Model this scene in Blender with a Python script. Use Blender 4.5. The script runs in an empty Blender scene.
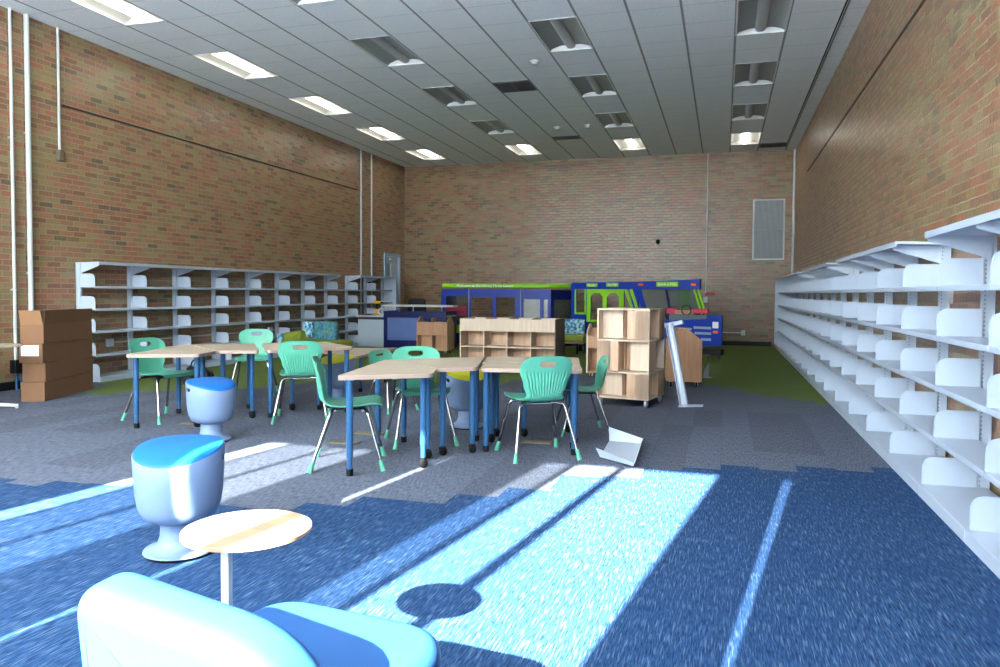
import bpy, bmesh, math, random
from mathutils import Vector, Matrix
random.seed(7)
PI = math.pi
S = bpy.context.scene
COL = S.collection

# ------------------------------------------------------------------ room numbers (metres)
XR, XL, YB, YF, ZC = 1.533, -8.158, 18.433, -1.0, 4.517
T = 0.61
U0, V0 = 3.8567, -14.7283          # ceiling grid origin in tiles

def lin(c):
    return tuple((x/12.92 if x <= 0.04045 else ((x+0.055)/1.055)**2.4) for x in c)
def rgb(r, g, b, k=1.0):
    l = lin((r/255, g/255, b/255))
    return (l[0]*k, l[1]*k, l[2]*k, 1)

# ------------------------------------------------------------------ materials
def newmat(name):
    m = bpy.data.materials.new(name); m.use_nodes = True
    nt = m.node_tree
    b = nt.nodes['Principled BSDF']
    return m, nt, b
def N(nt, typ, **kw):
    n = nt.nodes.new(typ)
    for k, v in kw.items(): setattr(n, k, v)
    return n
def L(nt, a, b): nt.links.new(a, b)
def math_(nt, op, a, b=None, c=None):
    n = N(nt, 'ShaderNodeMath', operation=op)
    for i, x in enumerate((a, b, c)):
        if x is None: continue
        if hasattr(x, 'is_linked') or isinstance(x, bpy.types.NodeSocket): L(nt, x, n.inputs[i])
        else: n.inputs[i].default_value = x
    return n.outputs[0]
def mixc(nt, f, a, b, typ='MIX'):
    n = N(nt, 'ShaderNodeMix', data_type='RGBA', blend_type=typ)
    for i, x in ((0, f), (6, a), (7, b)):
        if isinstance(x, bpy.types.NodeSocket): L(nt, x, n.inputs[i])
        else: n.inputs[i].default_value = x
    return n.outputs[2]
def ramp(nt, f, stops, mode='LINEAR'):
    n = N(nt, 'ShaderNodeValToRGB'); cr = n.color_ramp; cr.interpolation = mode
    while len(cr.elements) < len(stops): cr.elements.new(0.5)
    for e, (p, c) in zip(cr.elements, stops): e.position = p; e.color = c
    L(nt, f, n.inputs[0]); return n.outputs[0]

def plain(name, col, rough=0.5, metal=0.0, noise=0.06, scale=12, bump=0.0, spec=0.25, coat=0.0):
    m, nt, b = newmat(name)
    tc = N(nt, 'ShaderNodeTexCoord'); nz = N(nt, 'ShaderNodeTexNoise')
    nz.inputs['Scale'].default_value = scale; nz.inputs['Detail'].default_value = 3
    L(nt, tc.outputs['Object'], nz.inputs['Vector'])
    dark = tuple(x*(1-noise) for x in col[:3])+(1,); lite = tuple(min(1, x*(1+noise)) for x in col[:3])+(1,)
    L(nt, mixc(nt, nz.outputs['Fac'], dark, lite), b.inputs['Base Color'])
    b.inputs['Roughness'].default_value = rough; b.inputs['Metallic'].default_value = metal
    if spec is not None: b.inputs['Specular IOR Level'].default_value = spec
    if coat: b.inputs['Coat Weight'].default_value = coat
    if bump:
        bp = N(nt, 'ShaderNodeBump'); bp.inputs['Strength'].default_value = bump; bp.inputs['Distance'].default_value = 0.002
        L(nt, nz.outputs['Fac'], bp.inputs['Height']); L(nt, bp.outputs[0], b.inputs['Normal'])
    return m

def wood(name, c1, c2, axis='X', scale=1.0, rough=0.45):
    m, nt, b = newmat(name)
    tc = N(nt, 'ShaderNodeTexCoord'); mp = N(nt, 'ShaderNodeMapping')
    s = {'X': (1.2, 22, 22), 'Y': (22, 1.2, 22), 'Z': (22, 22, 1.2)}[axis]
    mp.inputs['Scale'].default_value = tuple(v*scale for v in s)
    L(nt, tc.outputs['Object'], mp.inputs['Vector'])
    nz = N(nt, 'ShaderNodeTexNoise'); nz.inputs['Scale'].default_value = 1.6; nz.inputs['Detail'].default_value = 5
    nz.inputs['Distortion'].default_value = 0.6
    L(nt, mp.outputs[0], nz.inputs['Vector'])
    L(nt, ramp(nt, nz.outputs['Fac'], [(0.3, c1), (0.7, c2)]), b.inputs['Base Color'])
    b.inputs['Roughness'].default_value = rough; b.inputs['Specular IOR Level'].default_value = 0.25
    return m

def brick(name, axis, k=1.0):
    m, nt, b = newmat(name)
    g = N(nt, 'ShaderNodeNewGeometry'); sp = N(nt, 'ShaderNodeSeparateXYZ'); L(nt, g.outputs['Position'], sp.inputs[0])
    cb = N(nt, 'ShaderNodeCombineXYZ')
    L(nt, sp.outputs[1 if axis == 'Y' else 0], cb.inputs[0]); L(nt, sp.outputs[2], cb.inputs[1])
    br = N(nt, 'ShaderNodeTexBrick'); br.offset = 0.5; br.squash = 1.0
    L(nt, cb.outputs[0], br.inputs['Vector'])
    br.inputs['Color1'].default_value = (0, 0, 0, 1); br.inputs['Color2'].default_value = (1, 1, 1, 1)
    br.inputs['Mortar'].default_value = (0.5, 0.5, 0.5, 1)
    br.inputs['Scale'].default_value = 1.0
    br.inputs['Mortar Size'].default_value = 0.006; br.inputs['Mortar Smooth'].default_value = 0.15
    br.inputs['Brick Width'].default_value = 0.203; br.inputs['Row Height'].default_value = 0.0677
    br.inputs['Bias'].default_value = 0.0
    pal = [(0.0, rgb(118, 74, 56)), (0.16, rgb(152, 94, 74)), (0.30, rgb(142, 126, 84)), (0.45, rgb(162, 112, 88)),
           (0.56, rgb(148, 138, 98)), (0.70, rgb(132, 90, 70)), (0.78, rgb(128, 120, 90)), (0.90, rgb(164, 96, 74)), (0.955, rgb(64, 68, 60))]
    col = ramp(nt, br.outputs['Color'], pal, 'CONSTANT')
    nz = N(nt, 'ShaderNodeTexNoise'); nz.inputs['Scale'].default_value = 38; nz.inputs['Detail'].default_value = 4
    L(nt, g.outputs['Position'], nz.inputs['Vector'])
    col = mixc(nt, 0.20, col, ramp(nt, nz.outputs['Fac'], [(0.3, rgb(70, 58, 50)), (0.7, rgb(190, 160, 130))]))
    nz2 = N(nt, 'ShaderNodeTexNoise'); nz2.inputs['Scale'].default_value = 1.1; nz2.inputs['Detail'].default_value = 2
    L(nt, g.outputs['Position'], nz2.inputs['Vector'])
    col = mixc(nt, 0.26, col, ramp(nt, nz2.outputs['Fac'], [(0.35, rgb(140, 96, 74)), (0.65, rgb(130, 118, 84))]))
    col = mixc(nt, br.outputs['Fac'], col, rgb(146, 138, 118))
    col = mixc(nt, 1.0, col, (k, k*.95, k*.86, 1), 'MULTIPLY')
    L(nt, col, b.inputs['Base Color'])
    rr = math_(nt, 'MULTIPLY_ADD', br.outputs['Fac'], 0.4, 0.30)
    L(nt, rr, b.inputs['Roughness'])
    bp = N(nt, 'ShaderNodeBump'); bp.inputs['Strength'].default_value = 0.9; bp.inputs['Distance'].default_value = 0.008
    h = math_(nt, 'SUBTRACT', math_(nt, 'MULTIPLY', nz.outputs['Fac'], 0.5), br.outputs['Fac'])
    L(nt, h, bp.inputs['Height']); L(nt, bp.outputs[0], b.inputs['Normal'])
    return m

def carpet():
    m, nt, b = newmat('carpet_planks')
    g = N(nt, 'ShaderNodeNewGeometry'); sp = N(nt, 'ShaderNodeSeparateXYZ'); L(nt, g.outputs['Position'], sp.inputs[0])
    X, Y = sp.outputs[0], sp.outputs[1]
    def snapped(v, w): return math_(nt, 'SNAP', v, w)
    def boundary(points, plank, jit, seed):
        xs = snapped(X, plank)
        mr = N(nt, 'ShaderNodeMapRange'); L(nt, math_(nt, 'ADD', xs, plank/2), mr.inputs[0])
        mr.inputs[1].default_value = -8.2; mr.inputs[2].default_value = 1.6
        stops = []
        for x, y in points:
            v = y/20.0; stops.append(((x+8.2)/9.8, (v, v, v, 1)))
        r = ramp(nt, mr.outputs[0], stops)
        wn = N(nt, 'ShaderNodeTexWhiteNoise', noise_dimensions='1D'); L(nt, math_(nt, 'ADD', xs, seed), wn.inputs['W'])
        yb = math_(nt, 'ADD', math_(nt, 'MULTIPLY', r, 20.0), math_(nt, 'MULTIPLY', math_(nt, 'SUBTRACT', wn.outputs['Value'], 0.5), jit))
        return math_(nt, 'GREATER_THAN', Y, yb)
    blue_to_grey = boundary([(-8.2, 4.0), (-4.0, 3.6), (-3.3, 3.7), (-2.3, 3.45), (-1.9, 3.95), (-1.25, 4.1), (-0.9, 4.75), (-0.4, 5.15), (0.1, 5.4), (0.7, 5.5), (1.1, 5.65)], 0.25, 0.22, 3.1)
    grey_to_green = boundary([(-8.0, 7.9), (-7.35, 7.5), (-7.05, 6.7), (-6.7, 7.2), (-5.6, 8.0), (-5.0, 9.1), (-3.4, 9.2), (-2.85, 9.35), (-2.2, 10.9), (-1.6, 10.9), (-0.5, 10.4), (-0.05, 10.2), (0.45, 9.4), (0.75, 9.1), (1.1, 8.8)], 0.25, 0.18, 9.7)
    def streak(sx, sy, lo, hi, off=0.0):
        mp = N(nt, 'ShaderNodeMapping'); mp.inputs['Scale'].default_value = (sx, sy, 1); mp.inputs['Location'].default_value = (off, off, 0)
        L(nt, g.outputs['Position'], mp.inputs['Vector'])
        nz = N(nt, 'ShaderNodeTexNoise'); nz.inputs['Scale'].default_value = 1.0; nz.inputs['Detail'].default_value = 2.0
        L(nt, mp.outputs[0], nz.inputs['Vector'])
        mr = N(nt, 'ShaderNodeMapRange'); L(nt, nz.outputs['Fac'], mr.inputs[0]); mr.inputs[1].default_value = lo; mr.inputs[2].default_value = hi
        return mr.outputs[0]
    s1 = streak(240, 17, 0.36, 0.66); s2 = streak(150, 10, 0.54, 0.74, 5.3)
    s3 = streak(1.4, 1.1, 0.35, 0.65, 2.2)
    blue = mixc(nt, s1, rgb(18, 43, 80), rgb(48, 84, 124))
    blue = mixc(nt, math_(nt, 'MULTIPLY', s2, 0.45), blue, rgb(140, 164, 184))
    blue = mixc(nt, math_(nt, 'MULTIPLY', s3, 0.35), blue, rgb(24, 54, 96))
    grey = mixc(nt, s1, rgb(68, 74, 88), rgb(116, 124, 140))
    grey = mixc(nt, math_(nt, 'MULTIPLY', s2, 0.3), grey, rgb(50, 52, 62))
    # darker planks of the same range mixed in
    wn = N(nt, 'ShaderNodeTexWhiteNoise', noise_dimensions='2D')
    cb = N(nt, 'ShaderNodeCombineXYZ'); L(nt, snapped(X, 0.25), cb.inputs[0]); L(nt, snapped(Y, 1.0), cb.inputs[1]); L(nt, cb.outputs[0], wn.inputs['Vector'])
    dk = math_(nt, 'MULTIPLY', math_(nt, 'GREATER_THAN', wn.outputs['Value'], 0.72), 0.22)
    grey = mixc(nt, dk, grey, rgb(52, 54, 64))
    green = mixc(nt, s1, rgb(78, 96, 46), rgb(118, 136, 78))
    green = mixc(nt, math_(nt, 'MULTIPLY', s3, 0.3), green, rgb(88, 112, 50))
    c = mixc(nt, blue_to_grey, blue, grey); c = mixc(nt, grey_to_green, c, green)
    # faint plank joints
    fx = math_(nt, 'FRACT', math_(nt, 'DIVIDE', X, 0.25)); jl = math_(nt, 'LESS_THAN', fx, 0.016)
    c = mixc(nt, math_(nt, 'MULTIPLY', jl, 0.25), c, rgb(30, 34, 48))
    L(nt, c, b.inputs['Base Color']); b.inputs['Roughness'].default_value = 0.95; b.inputs['Specular IOR Level'].default_value = 0.15
    bp = N(nt, 'ShaderNodeBump'); bp.inputs['Strength'].default_value = 0.6; bp.inputs['Distance'].default_value = 0.003
    L(nt, s1, bp.inputs['Height']); L(nt, bp.outputs[0], b.inputs['Normal'])
    return m

def ceiling_mat():
    m, nt, b = newmat('acoustic_tile')
    g = N(nt, 'ShaderNodeNewGeometry'); sp = N(nt, 'ShaderNodeSeparateXYZ'); L(nt, g.outputs['Position'], sp.inputs[0])
    def line(sock, off, w):
        u = math_(nt, 'ADD', math_(nt, 'DIVIDE', sock, T), off)
        f = math_(nt, 'FRACT', math_(nt, 'ADD', u, 100.0 + w/2))
        return math_(nt, 'LESS_THAN', f, w)
    lu = line(sp.outputs[0], U0, 0.048); lv = line(sp.outputs[1], V0, 0.030)
    nz = N(nt, 'ShaderNodeTexNoise'); nz.inputs['Scale'].default_value = 160; nz.inputs['Detail'].default_value = 2
    L(nt, g.outputs['Position'], nz.inputs['Vector'])
    c = ramp(nt, nz.outputs['Fac'], [(0.35, rgb(206, 214, 222)), (0.6, rgb(238, 244, 250))])
    c = mixc(nt, math_(nt, 'MULTIPLY', lv, 0.25), c, rgb(110, 118, 124))
    c = mixc(nt, math_(nt, 'MULTIPLY', lu, 0.80), c, rgb(96, 104, 110))
    L(nt, c, b.inputs['Base Color']); b.inputs['Roughness'].default_value = 0.85
    return m

def upright_mat():
    m, nt, b = newmat('slotted_white_steel')
    tc = N(nt, 'ShaderNodeTexCoord'); sp = N(nt, 'ShaderNodeSeparateXYZ'); L(nt, tc.outputs['Object'], sp.inputs[0])
    fz = math_(nt, 'LESS_THAN', math_(nt, 'FRACT', math_(nt, 'DIVIDE', sp.outputs[2], 0.0254)), 0.42)
    ax = math_(nt, 'LESS_THAN', math_(nt, 'ABSOLUTE', math_(nt, 'SUBTRACT', sp.outputs[1], 0.072)), 0.004)
    c = mixc(nt, math_(nt, 'MULTIPLY', fz, ax), rgb(170, 182, 197), rgb(122, 132, 144))
    L(nt, c, b.inputs['Base Color']); b.inputs['Roughness'].default_value = 0.4
    return m

def emit(name, col, strength):
    m, nt, b = newmat(name)
    b.inputs['Base Color'].default_value = (0.8, 0.8, 0.8, 1)
    b.inputs['Emission Color'].default_value = col; b.inputs['Emission Strength'].default_value = strength
    return m

def pane(name, tint, gloss=0.1, rough=0.03):
    m = bpy.data.materials.new(name); m.use_nodes = True; nt = m.node_tree; nt.nodes.clear()
    o = N(nt, 'ShaderNodeOutputMaterial'); t = N(nt, 'ShaderNodeBsdfTransparent'); gl = N(nt, 'ShaderNodeBsdfGlossy'); mx = N(nt, 'ShaderNodeMixShader')
    t.inputs[0].default_value = tint; gl.inputs['Roughness'].default_value = rough; mx.inputs[0].default_value = gloss
    L(nt, t.outputs[0], mx.inputs[1]); L(nt, gl.outputs[0], mx.inputs[2]); L(nt, mx.outputs[0], o.inputs[0])
    return m

def shade_fabric(name, col, trans, openness):
    m = bpy.data.materials.new(name); m.use_nodes = True; nt = m.node_tree; nt.nodes.clear()
    o = N(nt, 'ShaderNodeOutputMaterial'); d = N(nt, 'ShaderNodeBsdfDiffuse'); tr = N(nt, 'ShaderNodeBsdfTranslucent'); tp = N(nt, 'ShaderNodeBsdfTransparent')
    d.inputs[0].default_value = col; tr.inputs[0].default_value = col
    m1 = N(nt, 'ShaderNodeMixShader'); m1.inputs[0].default_value = trans; L(nt, d.outputs[0], m1.inputs[1]); L(nt, tr.outputs[0], m1.inputs[2])
    m2 = N(nt, 'ShaderNodeMixShader'); m2.inputs[0].default_value = openness; L(nt, m1.outputs[0], m2.inputs[1]); L(nt, tp.outputs[0], m2.inputs[2])
    L(nt, m2.outputs[0], o.inputs[0]); return m

def patterned(name, cols, scale):
    m, nt, b = newmat(name)
    tc = N(nt, 'ShaderNodeTexCoord'); v = N(nt, 'ShaderNodeTexVoronoi'); v.inputs['Scale'].default_value = scale
    L(nt, tc.outputs['Object'], v.inputs['Vector'])
    sp = N(nt, 'ShaderNodeSeparateColor'); L(nt, v.outputs['Color'], sp.inputs[0])
    k = len(cols)
    L(nt, ramp(nt, sp.outputs[0], [(i/k, c) for i, c in enumerate(cols)], 'CONSTANT'), b.inputs['Base Color'])
    b.inputs['Roughness'].default_value = 0.8
    return m

M = {}
M['brick_y'] = brick('brick_side', 'Y'); M['brick_x'] = brick('brick_end', 'X', 0.72)  # end walls: same brick, darkened in colour to imitate weaker light
M['carpet'] = carpet(); M['ceil'] = ceiling_mat()
M['white'] = plain('white_powder_coat', rgb(170, 182, 197), 0.38, noise=0.02)
M['upright'] = upright_mat()
M['whitepipe'] = plain('white_painted_pipe', rgb(182, 186, 184), 0.5, noise=0.03)
M['troffer'] = plain('troffer_enamel', rgb(206, 210, 212), 0.35, noise=0.02)
M['wing'] = plain('perforated_wing', rgb(150, 156, 156), 0.45, noise=0.03)
M['perf'] = plain('perforated_basket', rgb(176, 180, 182), 0.4, noise=0.15, scale=120)
M['lamp'] = emit('lit_lens', (1.0, 0.95, 0.86, 1), 8.0)
M['glowtrof'] = plain('lit_troffer_enamel', rgb(190, 190, 184), 0.4, noise=0.01)
M['vent'] = plain('vent_grey', rgb(96, 98, 98), 0.5, metal=0.3)
M['darkvoid'] = plain('duct_dark', rgb(18, 18, 18), 0.9)
M['black'] = plain('black_plastic', rgb(20, 21, 24), 0.45)
M['rubber'] = plain('black_rubber', rgb(14, 14, 16), 0.7)
M['base'] = plain('rubber_baseboard', rgb(26, 27, 30), 0.55)
M['chrome'] = plain('chrome', (0.40, 0.40, 0.40, 1), 0.14, metal=1.0, noise=0.02)
M['green'] = plain('green_polypropylene', rgb(78, 152, 128), 0.36, noise=0.02)
M['greencap'] = plain('green_foot_plastic', rgb(80, 156, 130), 0.4, noise=0.02)
M['legblue'] = plain('blue_leg_enamel', rgb(44, 86, 126), 0.3, noise=0.04)
M['lam'] = wood('maple_laminate', rgb(168, 152, 132), rgb(184, 168, 148), 'X', 0.8, 0.4)
M['tablewood'] = wood('oak_laminate', rgb(148, 130, 104), rgb(164, 144, 118), 'X', 0.8, 0.5)
M['edge'] = plain('beige_edge_band', rgb(158, 136, 124), 0.5)
M['ply'] = wood('birch_ply', rgb(194, 174, 152), rgb(212, 194, 172), 'Z', 0.7, 0.5)
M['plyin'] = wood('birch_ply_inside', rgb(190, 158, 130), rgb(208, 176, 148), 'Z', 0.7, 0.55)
M['oak'] = wood('tan_maple', rgb(162, 122, 92), rgb(178, 138, 106), 'Z', 0.7, 0.5)
M['greyply'] = wood('dark_end_ply', rgb(88, 78, 68), rgb(118, 104, 90), 'Z', 1.4, 0.6)  # darker, greyer wood tone for one end panel of the browser
M['stool'] = plain('pale_grey_plastic', rgb(112, 132, 162), 0.4, noise=0.01)
M['cushblue'] = plain('blue_vinyl', rgb(22, 98, 176), 0.42, noise=0.03)
M['cushyel'] = plain('yellow_green_vinyl', rgb(196, 196, 36), 0.5, noise=0.03)
M['lounge'] = plain('blue_lounge_vinyl', rgb(44, 88, 144), 0.38, noise=0.03, scale=5)
M['card'] = plain('cardboard', rgb(122, 90, 66), 0.85, noise=0.08, scale=6)
M['cardin'] = plain('cardboard_light', rgb(140, 104, 74), 0.85, noise=0.08, scale=6)
M['paper'] = plain('paper_label', rgb(225, 228, 230), 0.7, noise=0.01)
M['ink'] = plain('print_grey', rgb(120, 124, 130), 0.7)
M['busblue'] = plain('bus_blue_laminate', rgb(8, 48, 146), 0.35, noise=0.03)
M['navy'] = plain('navy_laminate', rgb(10, 20, 74), 0.35, noise=0.03)
M['lime'] = plain('lime_laminate', rgb(128, 190, 30), 0.4, noise=0.03)
M['orange'] = plain('orange_lamp_panel', rgb(236, 98, 30), 0.4)
M['maroon'] = plain('maroon_vinyl', rgb(128, 30, 56), 0.5)
M['redpink'] = plain('red_pink_vinyl', rgb(190, 62, 88), 0.5)
M['slat'] = plain('grey_blue_slat', rgb(142, 160, 184), 0.4)
M['dash'] = plain('slate_dashboard', rgb(84, 98, 108), 0.5)
M['olive'] = plain('olive_vinyl', rgb(126, 140, 50), 0.5)
M['aqua'] = patterned('aqua_pattern_fabric', [rgb(70, 130, 170), rgb(150, 196, 208), rgb(40, 100, 150), rgb(110, 176, 200), rgb(190, 210, 200)], 26)
M['teal'] = patterned('teal_pattern_fabric', [rgb(40, 96, 110), rgb(66, 130, 150), rgb(86, 120, 90), rgb(50, 110, 140)], 30)
M['greycab'] = plain('grey_laminate', rgb(164, 178, 188), 0.45, noise=0.02)
M['deskpanel'] = plain('frosted_blue_panel', rgb(92, 112, 160), 0.15, noise=0.1, scale=3)
M['steel'] = plain('galvanised_steel', rgb(178, 188, 198), 0.35, metal=0.6)
M['yellow'] = plain('tool_yellow', rgb(220, 160, 20), 0.5)
M['brass'] = plain('brass_floor_plate', rgb(110, 102, 84), 0.5, metal=0.3)
M['doorgrey'] = plain('painted_door_frame', rgb(150, 172, 196), 0.4, noise=0.02)
M['doorleaf'] = plain('painted_door_leaf', rgb(174, 192, 206), 0.4, noise=0.02)
M['louver'] = plain('louver_fin', rgb(170, 176, 180), 0.5)
M['louvdark'] = plain('louver_shadow_box', rgb(60, 64, 68), 0.8)
M['red'] = plain('red_plastic', rgb(150, 20, 28), 0.4)
M['seam'] = plain('dark_sealant', rgb(52, 48, 44), 0.6)
M['pane'] = pane('clear_pane', (0.93, 0.96, 0.97, 1), 0.10)
M['glass'] = pane('window_glass', (0.97, 0.985, 0.98, 1), 0.04)
M['windshield'] = pane('smoky_acrylic', (0.60, 0.68, 0.70, 1), 0.09, 0.35)
M['shade'] = shade_fabric('white_shade_fabric', (0.89, 0.93, 0.96, 1), 0.78, 0.0)
M['shade_low'] = shade_fabric('light_cutting_fabric', (0.60, 0.66, 0.74, 1), 0.14, 0.0)  # dimmer cloth, invented to cut light on near and right-hand objects
M['mesh'] = shade_fabric('open_mesh_shade_fabric', (0.75, 0.8, 0.85, 1), 0.35, 0.21)
M['dullpane'] = pane('dull_acrylic', (0.62, 0.68, 0.70, 1), 0.05, 0.2)
M['frame'] = plain('aluminium_frame', rgb(150, 154, 158), 0.4, metal=0.5)
M['concrete'] = plain('outside_paving', rgb(150, 148, 140), 0.9)

# ------------------------------------------------------------------ mesh helpers
def BM(): return bmesh.new()
def xf(bm, verts, mat):
    if mat is not None: bmesh.ops.transform(bm, matrix=mat, verts=verts)
def box(bm, x0, x1, y0, y1, z0, z1, bev=0.0, seg=2, mat=None):
    r = bmesh.ops.create_cube(bm, size=1.0)
    vs = r['verts']
    for v in vs:
        v.co = Vector((x0+(v.co.x+.5)*(x1-x0), y0+(v.co.y+.5)*(y1-y0), z0+(v.co.z+.5)*(z1-z0)))
    if bev > 0:
        es = list({e for v in vs for e in v.link_edges})
        rb = bmesh.ops.bevel(bm, geom=es, offset=bev, segments=seg, affect='EDGES', profile=0.5)
        vs = list({v for f in rb['faces'] for v in f.verts} | {v for v in vs if v.is_valid})
    xf(bm, vs, mat)
    return vs
def tube(bm, pts, r, seg=10, caps=True, closed=False):
    pts = [Vector(p) for p in pts]; n = len(pts); rings = []
    if not isinstance(r, (list, tuple)): r = [r]*n
    prev = None
    for i, p in enumerate(pts):
        if closed: d = (pts[(i+1) % n]-pts[i-1])
        else: d = (pts[min(i+1, n-1)]-pts[max(i-1, 0)])
        d.normalize()
        if prev is None:
            a = Vector((0, 0, 1)) if abs(d.z) < 0.9 else Vector((1, 0, 0))
            u = d.cross(a).normalized()
        else:
            u = (prev - d*prev.dot(d)).normalized()
        prev = u; w = d.cross(u)
        rings.append([bm.verts.new(p+(u*math.cos(2*PI*k/seg)+w*math.sin(2*PI*k/seg))*r[i]) for k in range(seg)])
    m = n if closed else n-1
    for i in range(m):
        A, B = rings[i], rings[(i+1) % n]
        for k in range(seg):
            bm.faces.new((A[k], A[(k+1) % seg], B[(k+1) % seg], B[k]))
    if caps and not closed:
        bm.faces.new(rings[0][::-1]); bm.faces.new(rings[-1])
def smoothpath(pts, r, n=5):
    pts = [Vector(p) for p in pts]; out = [pts[0]]
    for i in range(1, len(pts)-1):
        a, b, c = pts[i-1], pts[i], pts[i+1]
        rr = min(r, (a-b).length*.45, (c-b).length*.45)
        p0 = b+(a-b).normalized()*rr; p1 = b+(c-b).normalized()*rr
        for k in range(n+1):
            t = k/n; out.append(p0*(1-t)**2+b*2*t*(1-t)+p1*t*t)
    out.append(pts[-1]); return out
def lathe(bm, prof, seg=24, c=(0, 0, 0), mat=None):
    rings = []; vs = []
    for r, z in prof:
        if r < 1e-6: rings.append([bm.verts.new((c[0], c[1], c[2]+z))])
        else: rings.append([bm.verts.new((c[0]+r*math.cos(2*PI*k/seg), c[1]+r*math.sin(2*PI*k/seg), c[2]+z)) for k in range(seg)])
        vs += rings[-1]
    for A, B in zip(rings, rings[1:]):
        for k in range(seg):
            k2 = (k+1) % seg
            if len(A) == 1 and len(B) == 1: continue
            if len(A) == 1: bm.faces.new((A[0], B[k2], B[k]))
            elif len(B) == 1: bm.faces.new((A[k], A[k2], B[0]))
            else: bm.faces.new((A[k], A[k2], B[k2], B[k]))
    xf(bm, vs, mat)
def extrude_poly(bm, pts, vec):
    """pts: list of 3D points (planar), vec: extrusion"""
    vec = Vector(vec)
    a = [bm.verts.new(p) for p in pts]; b = [bm.verts.new(Vector(p)+vec) for p in pts]
    n = len(pts)
    fa = bm.faces.new(a); fb = bm.faces.new(b[::-1])
    for i in range(n): bm.faces.new((a[i], b[i], b[(i+1) % n], a[(i+1) % n]))
    return a+b
def rounded(pts, radii, n=6):
    """round the corners of a 2D polygon"""
    out = []; m = len(pts)
    for i in range(m):
        p = Vector(pts[i]); a = Vector(pts[i-1]); c = Vector(pts[(i+1) % m])
        r = radii[i] if isinstance(radii, (list, tuple)) else radii
        if r <= 0: out.append(tuple(p)); continue
        ra = min(r, (a-p).length*.48, (c-p).length*.48)
        p0 = p+(a-p).normalized()*ra; p1 = p+(c-p).normalized()*ra
        for k in range(n+1):
            t = k/n; q = p0*(1-t)**2+p*2*t*(1-t)+p1*t*t; out.append((q.x, q.y))
    return out
def holes_panel(bm, x0, x1, z0, z1, y0, y1, holes, mat=None):
    xs = sorted({x0, x1, *[h[0] for h in holes], *[h[1] for h in holes]}); zs = sorted({z0, z1, *[h[2] for h in holes], *[h[3] for h in holes]})
    def solid(i, j):
        if i < 0 or j < 0 or i >= len(xs)-1 or j >= len(zs)-1: return False
        cx, cz = (xs[i]+xs[i+1])/2, (zs[j]+zs[j+1])/2
        return not any(h[0] < cx < h[1] and h[2] < cz < h[3] for h in holes)
    V = {}
    def v(i, j, s):
        k = (i, j, s)
        if k not in V: V[k] = bm.verts.new((xs[i], (y0, y1)[s], zs[j]))
        return V[k]
    for i in range(len(xs)-1):
        for j in range(len(zs)-1):
            if not solid(i, j): continue
            bm.faces.new((v(i, j, 0), v(i+1, j, 0), v(i+1, j+1, 0), v(i, j+1, 0)))
            bm.faces.new((v(i, j, 1), v(i, j+1, 1), v(i+1, j+1, 1), v(i+1, j, 1)))
            if not solid(i-1, j): bm.faces.new((v(i, j, 0), v(i, j+1, 0), v(i, j+1, 1), v(i, j, 1)))
            if not solid(i+1, j): bm.faces.new((v(i+1, j, 0), v(i+1, j, 1), v(i+1, j+1, 1), v(i+1, j+1, 0)))
            if not solid(i, j-1): bm.faces.new((v(i, j, 0), v(i, j, 1), v(i+1, j, 1), v(i+1, j, 0)))
            if not solid(i, j+1): bm.faces.new((v(i, j+1, 0), v(i+1, j+1, 0), v(i+1, j+1, 1), v(i, j+1, 1)))
    xf(bm, list(V.values()), mat)

def part(name, bm, mats, parent=None, smooth=False, loc=None, rz=0.0, label=None, wn=False):
    bmesh.ops.recalc_face_normals(bm, faces=bm.faces)
    me = bpy.data.meshes.new(name); bm.to_mesh(me); bm.free()
    if not isinstance(mats, (list, tuple)): mats = [mats]
    for m in mats: me.materials.append(m)
    if smooth:
        ang = math.radians(38)
        for p in me.polygons: p.use_smooth = True
        me.set_sharp_from_angle(angle=ang)
    o = bpy.data.objects.new(name, me); COL.objects.link(o)
    if parent is not None: o.parent = parent
    if loc is not None: o.location = loc
    if rz: o.rotation_euler = (0, 0, rz)
    if label: o['label'] = label
    return o
def tag(o, label, cat, group=None, kind=None):
    o['label'] = label; o['category'] = cat
    if group: o['group'] = group
    if kind: o['kind'] = kind
    return o
def thing(name, label, cat, loc=(0, 0, 0), rz=0.0, group=None):
    o = bpy.data.objects.new(name, None); COL.objects.link(o); o.empty_display_size = 0.05
    o.location = loc; o.rotation_euler = (0, 0, rz)
    return tag(o, label, cat, group)
def struct(name, bm, mat, smooth=False, parent=None):
    o = part(name, bm, mat, parent, smooth)
    if parent is None: o['kind'] = 'structure'
    return o
def copy_tree(o, parent=None):
    c = o.copy(); COL.objects.link(c)
    if parent is not None: c.parent = parent
    for ch in list(o.children): copy_tree(ch, c)
    return c
def boolean_cut(bm, cutter_bm):
    bmesh.ops.recalc_face_normals(bm, faces=bm.faces); bmesh.ops.recalc_face_normals(cutter_bm, faces=cutter_bm.faces)
    ma = bpy.data.meshes.new('t'); bm.to_mesh(ma); bm.free(); mb = bpy.data.meshes.new('t'); cutter_bm.to_mesh(mb); cutter_bm.free()
    a = bpy.data.objects.new('t', ma); b = bpy.data.objects.new('t', mb); COL.objects.link(a); COL.objects.link(b)
    md = a.modifiers.new('b', 'BOOLEAN'); md.operation = 'DIFFERENCE'; md.object = b; md.solver = 'EXACT'
    dg = bpy.context.evaluated_depsgraph_get(); ev = a.evaluated_get(dg)
    r = bmesh.new(); r.from_mesh(ev.to_mesh()); ev.to_mesh_clear()
    for o in (a, b): bpy.data.objects.remove(o)
    bpy.data.meshes.remove(ma); bpy.data.meshes.remove(mb)
    return r

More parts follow.
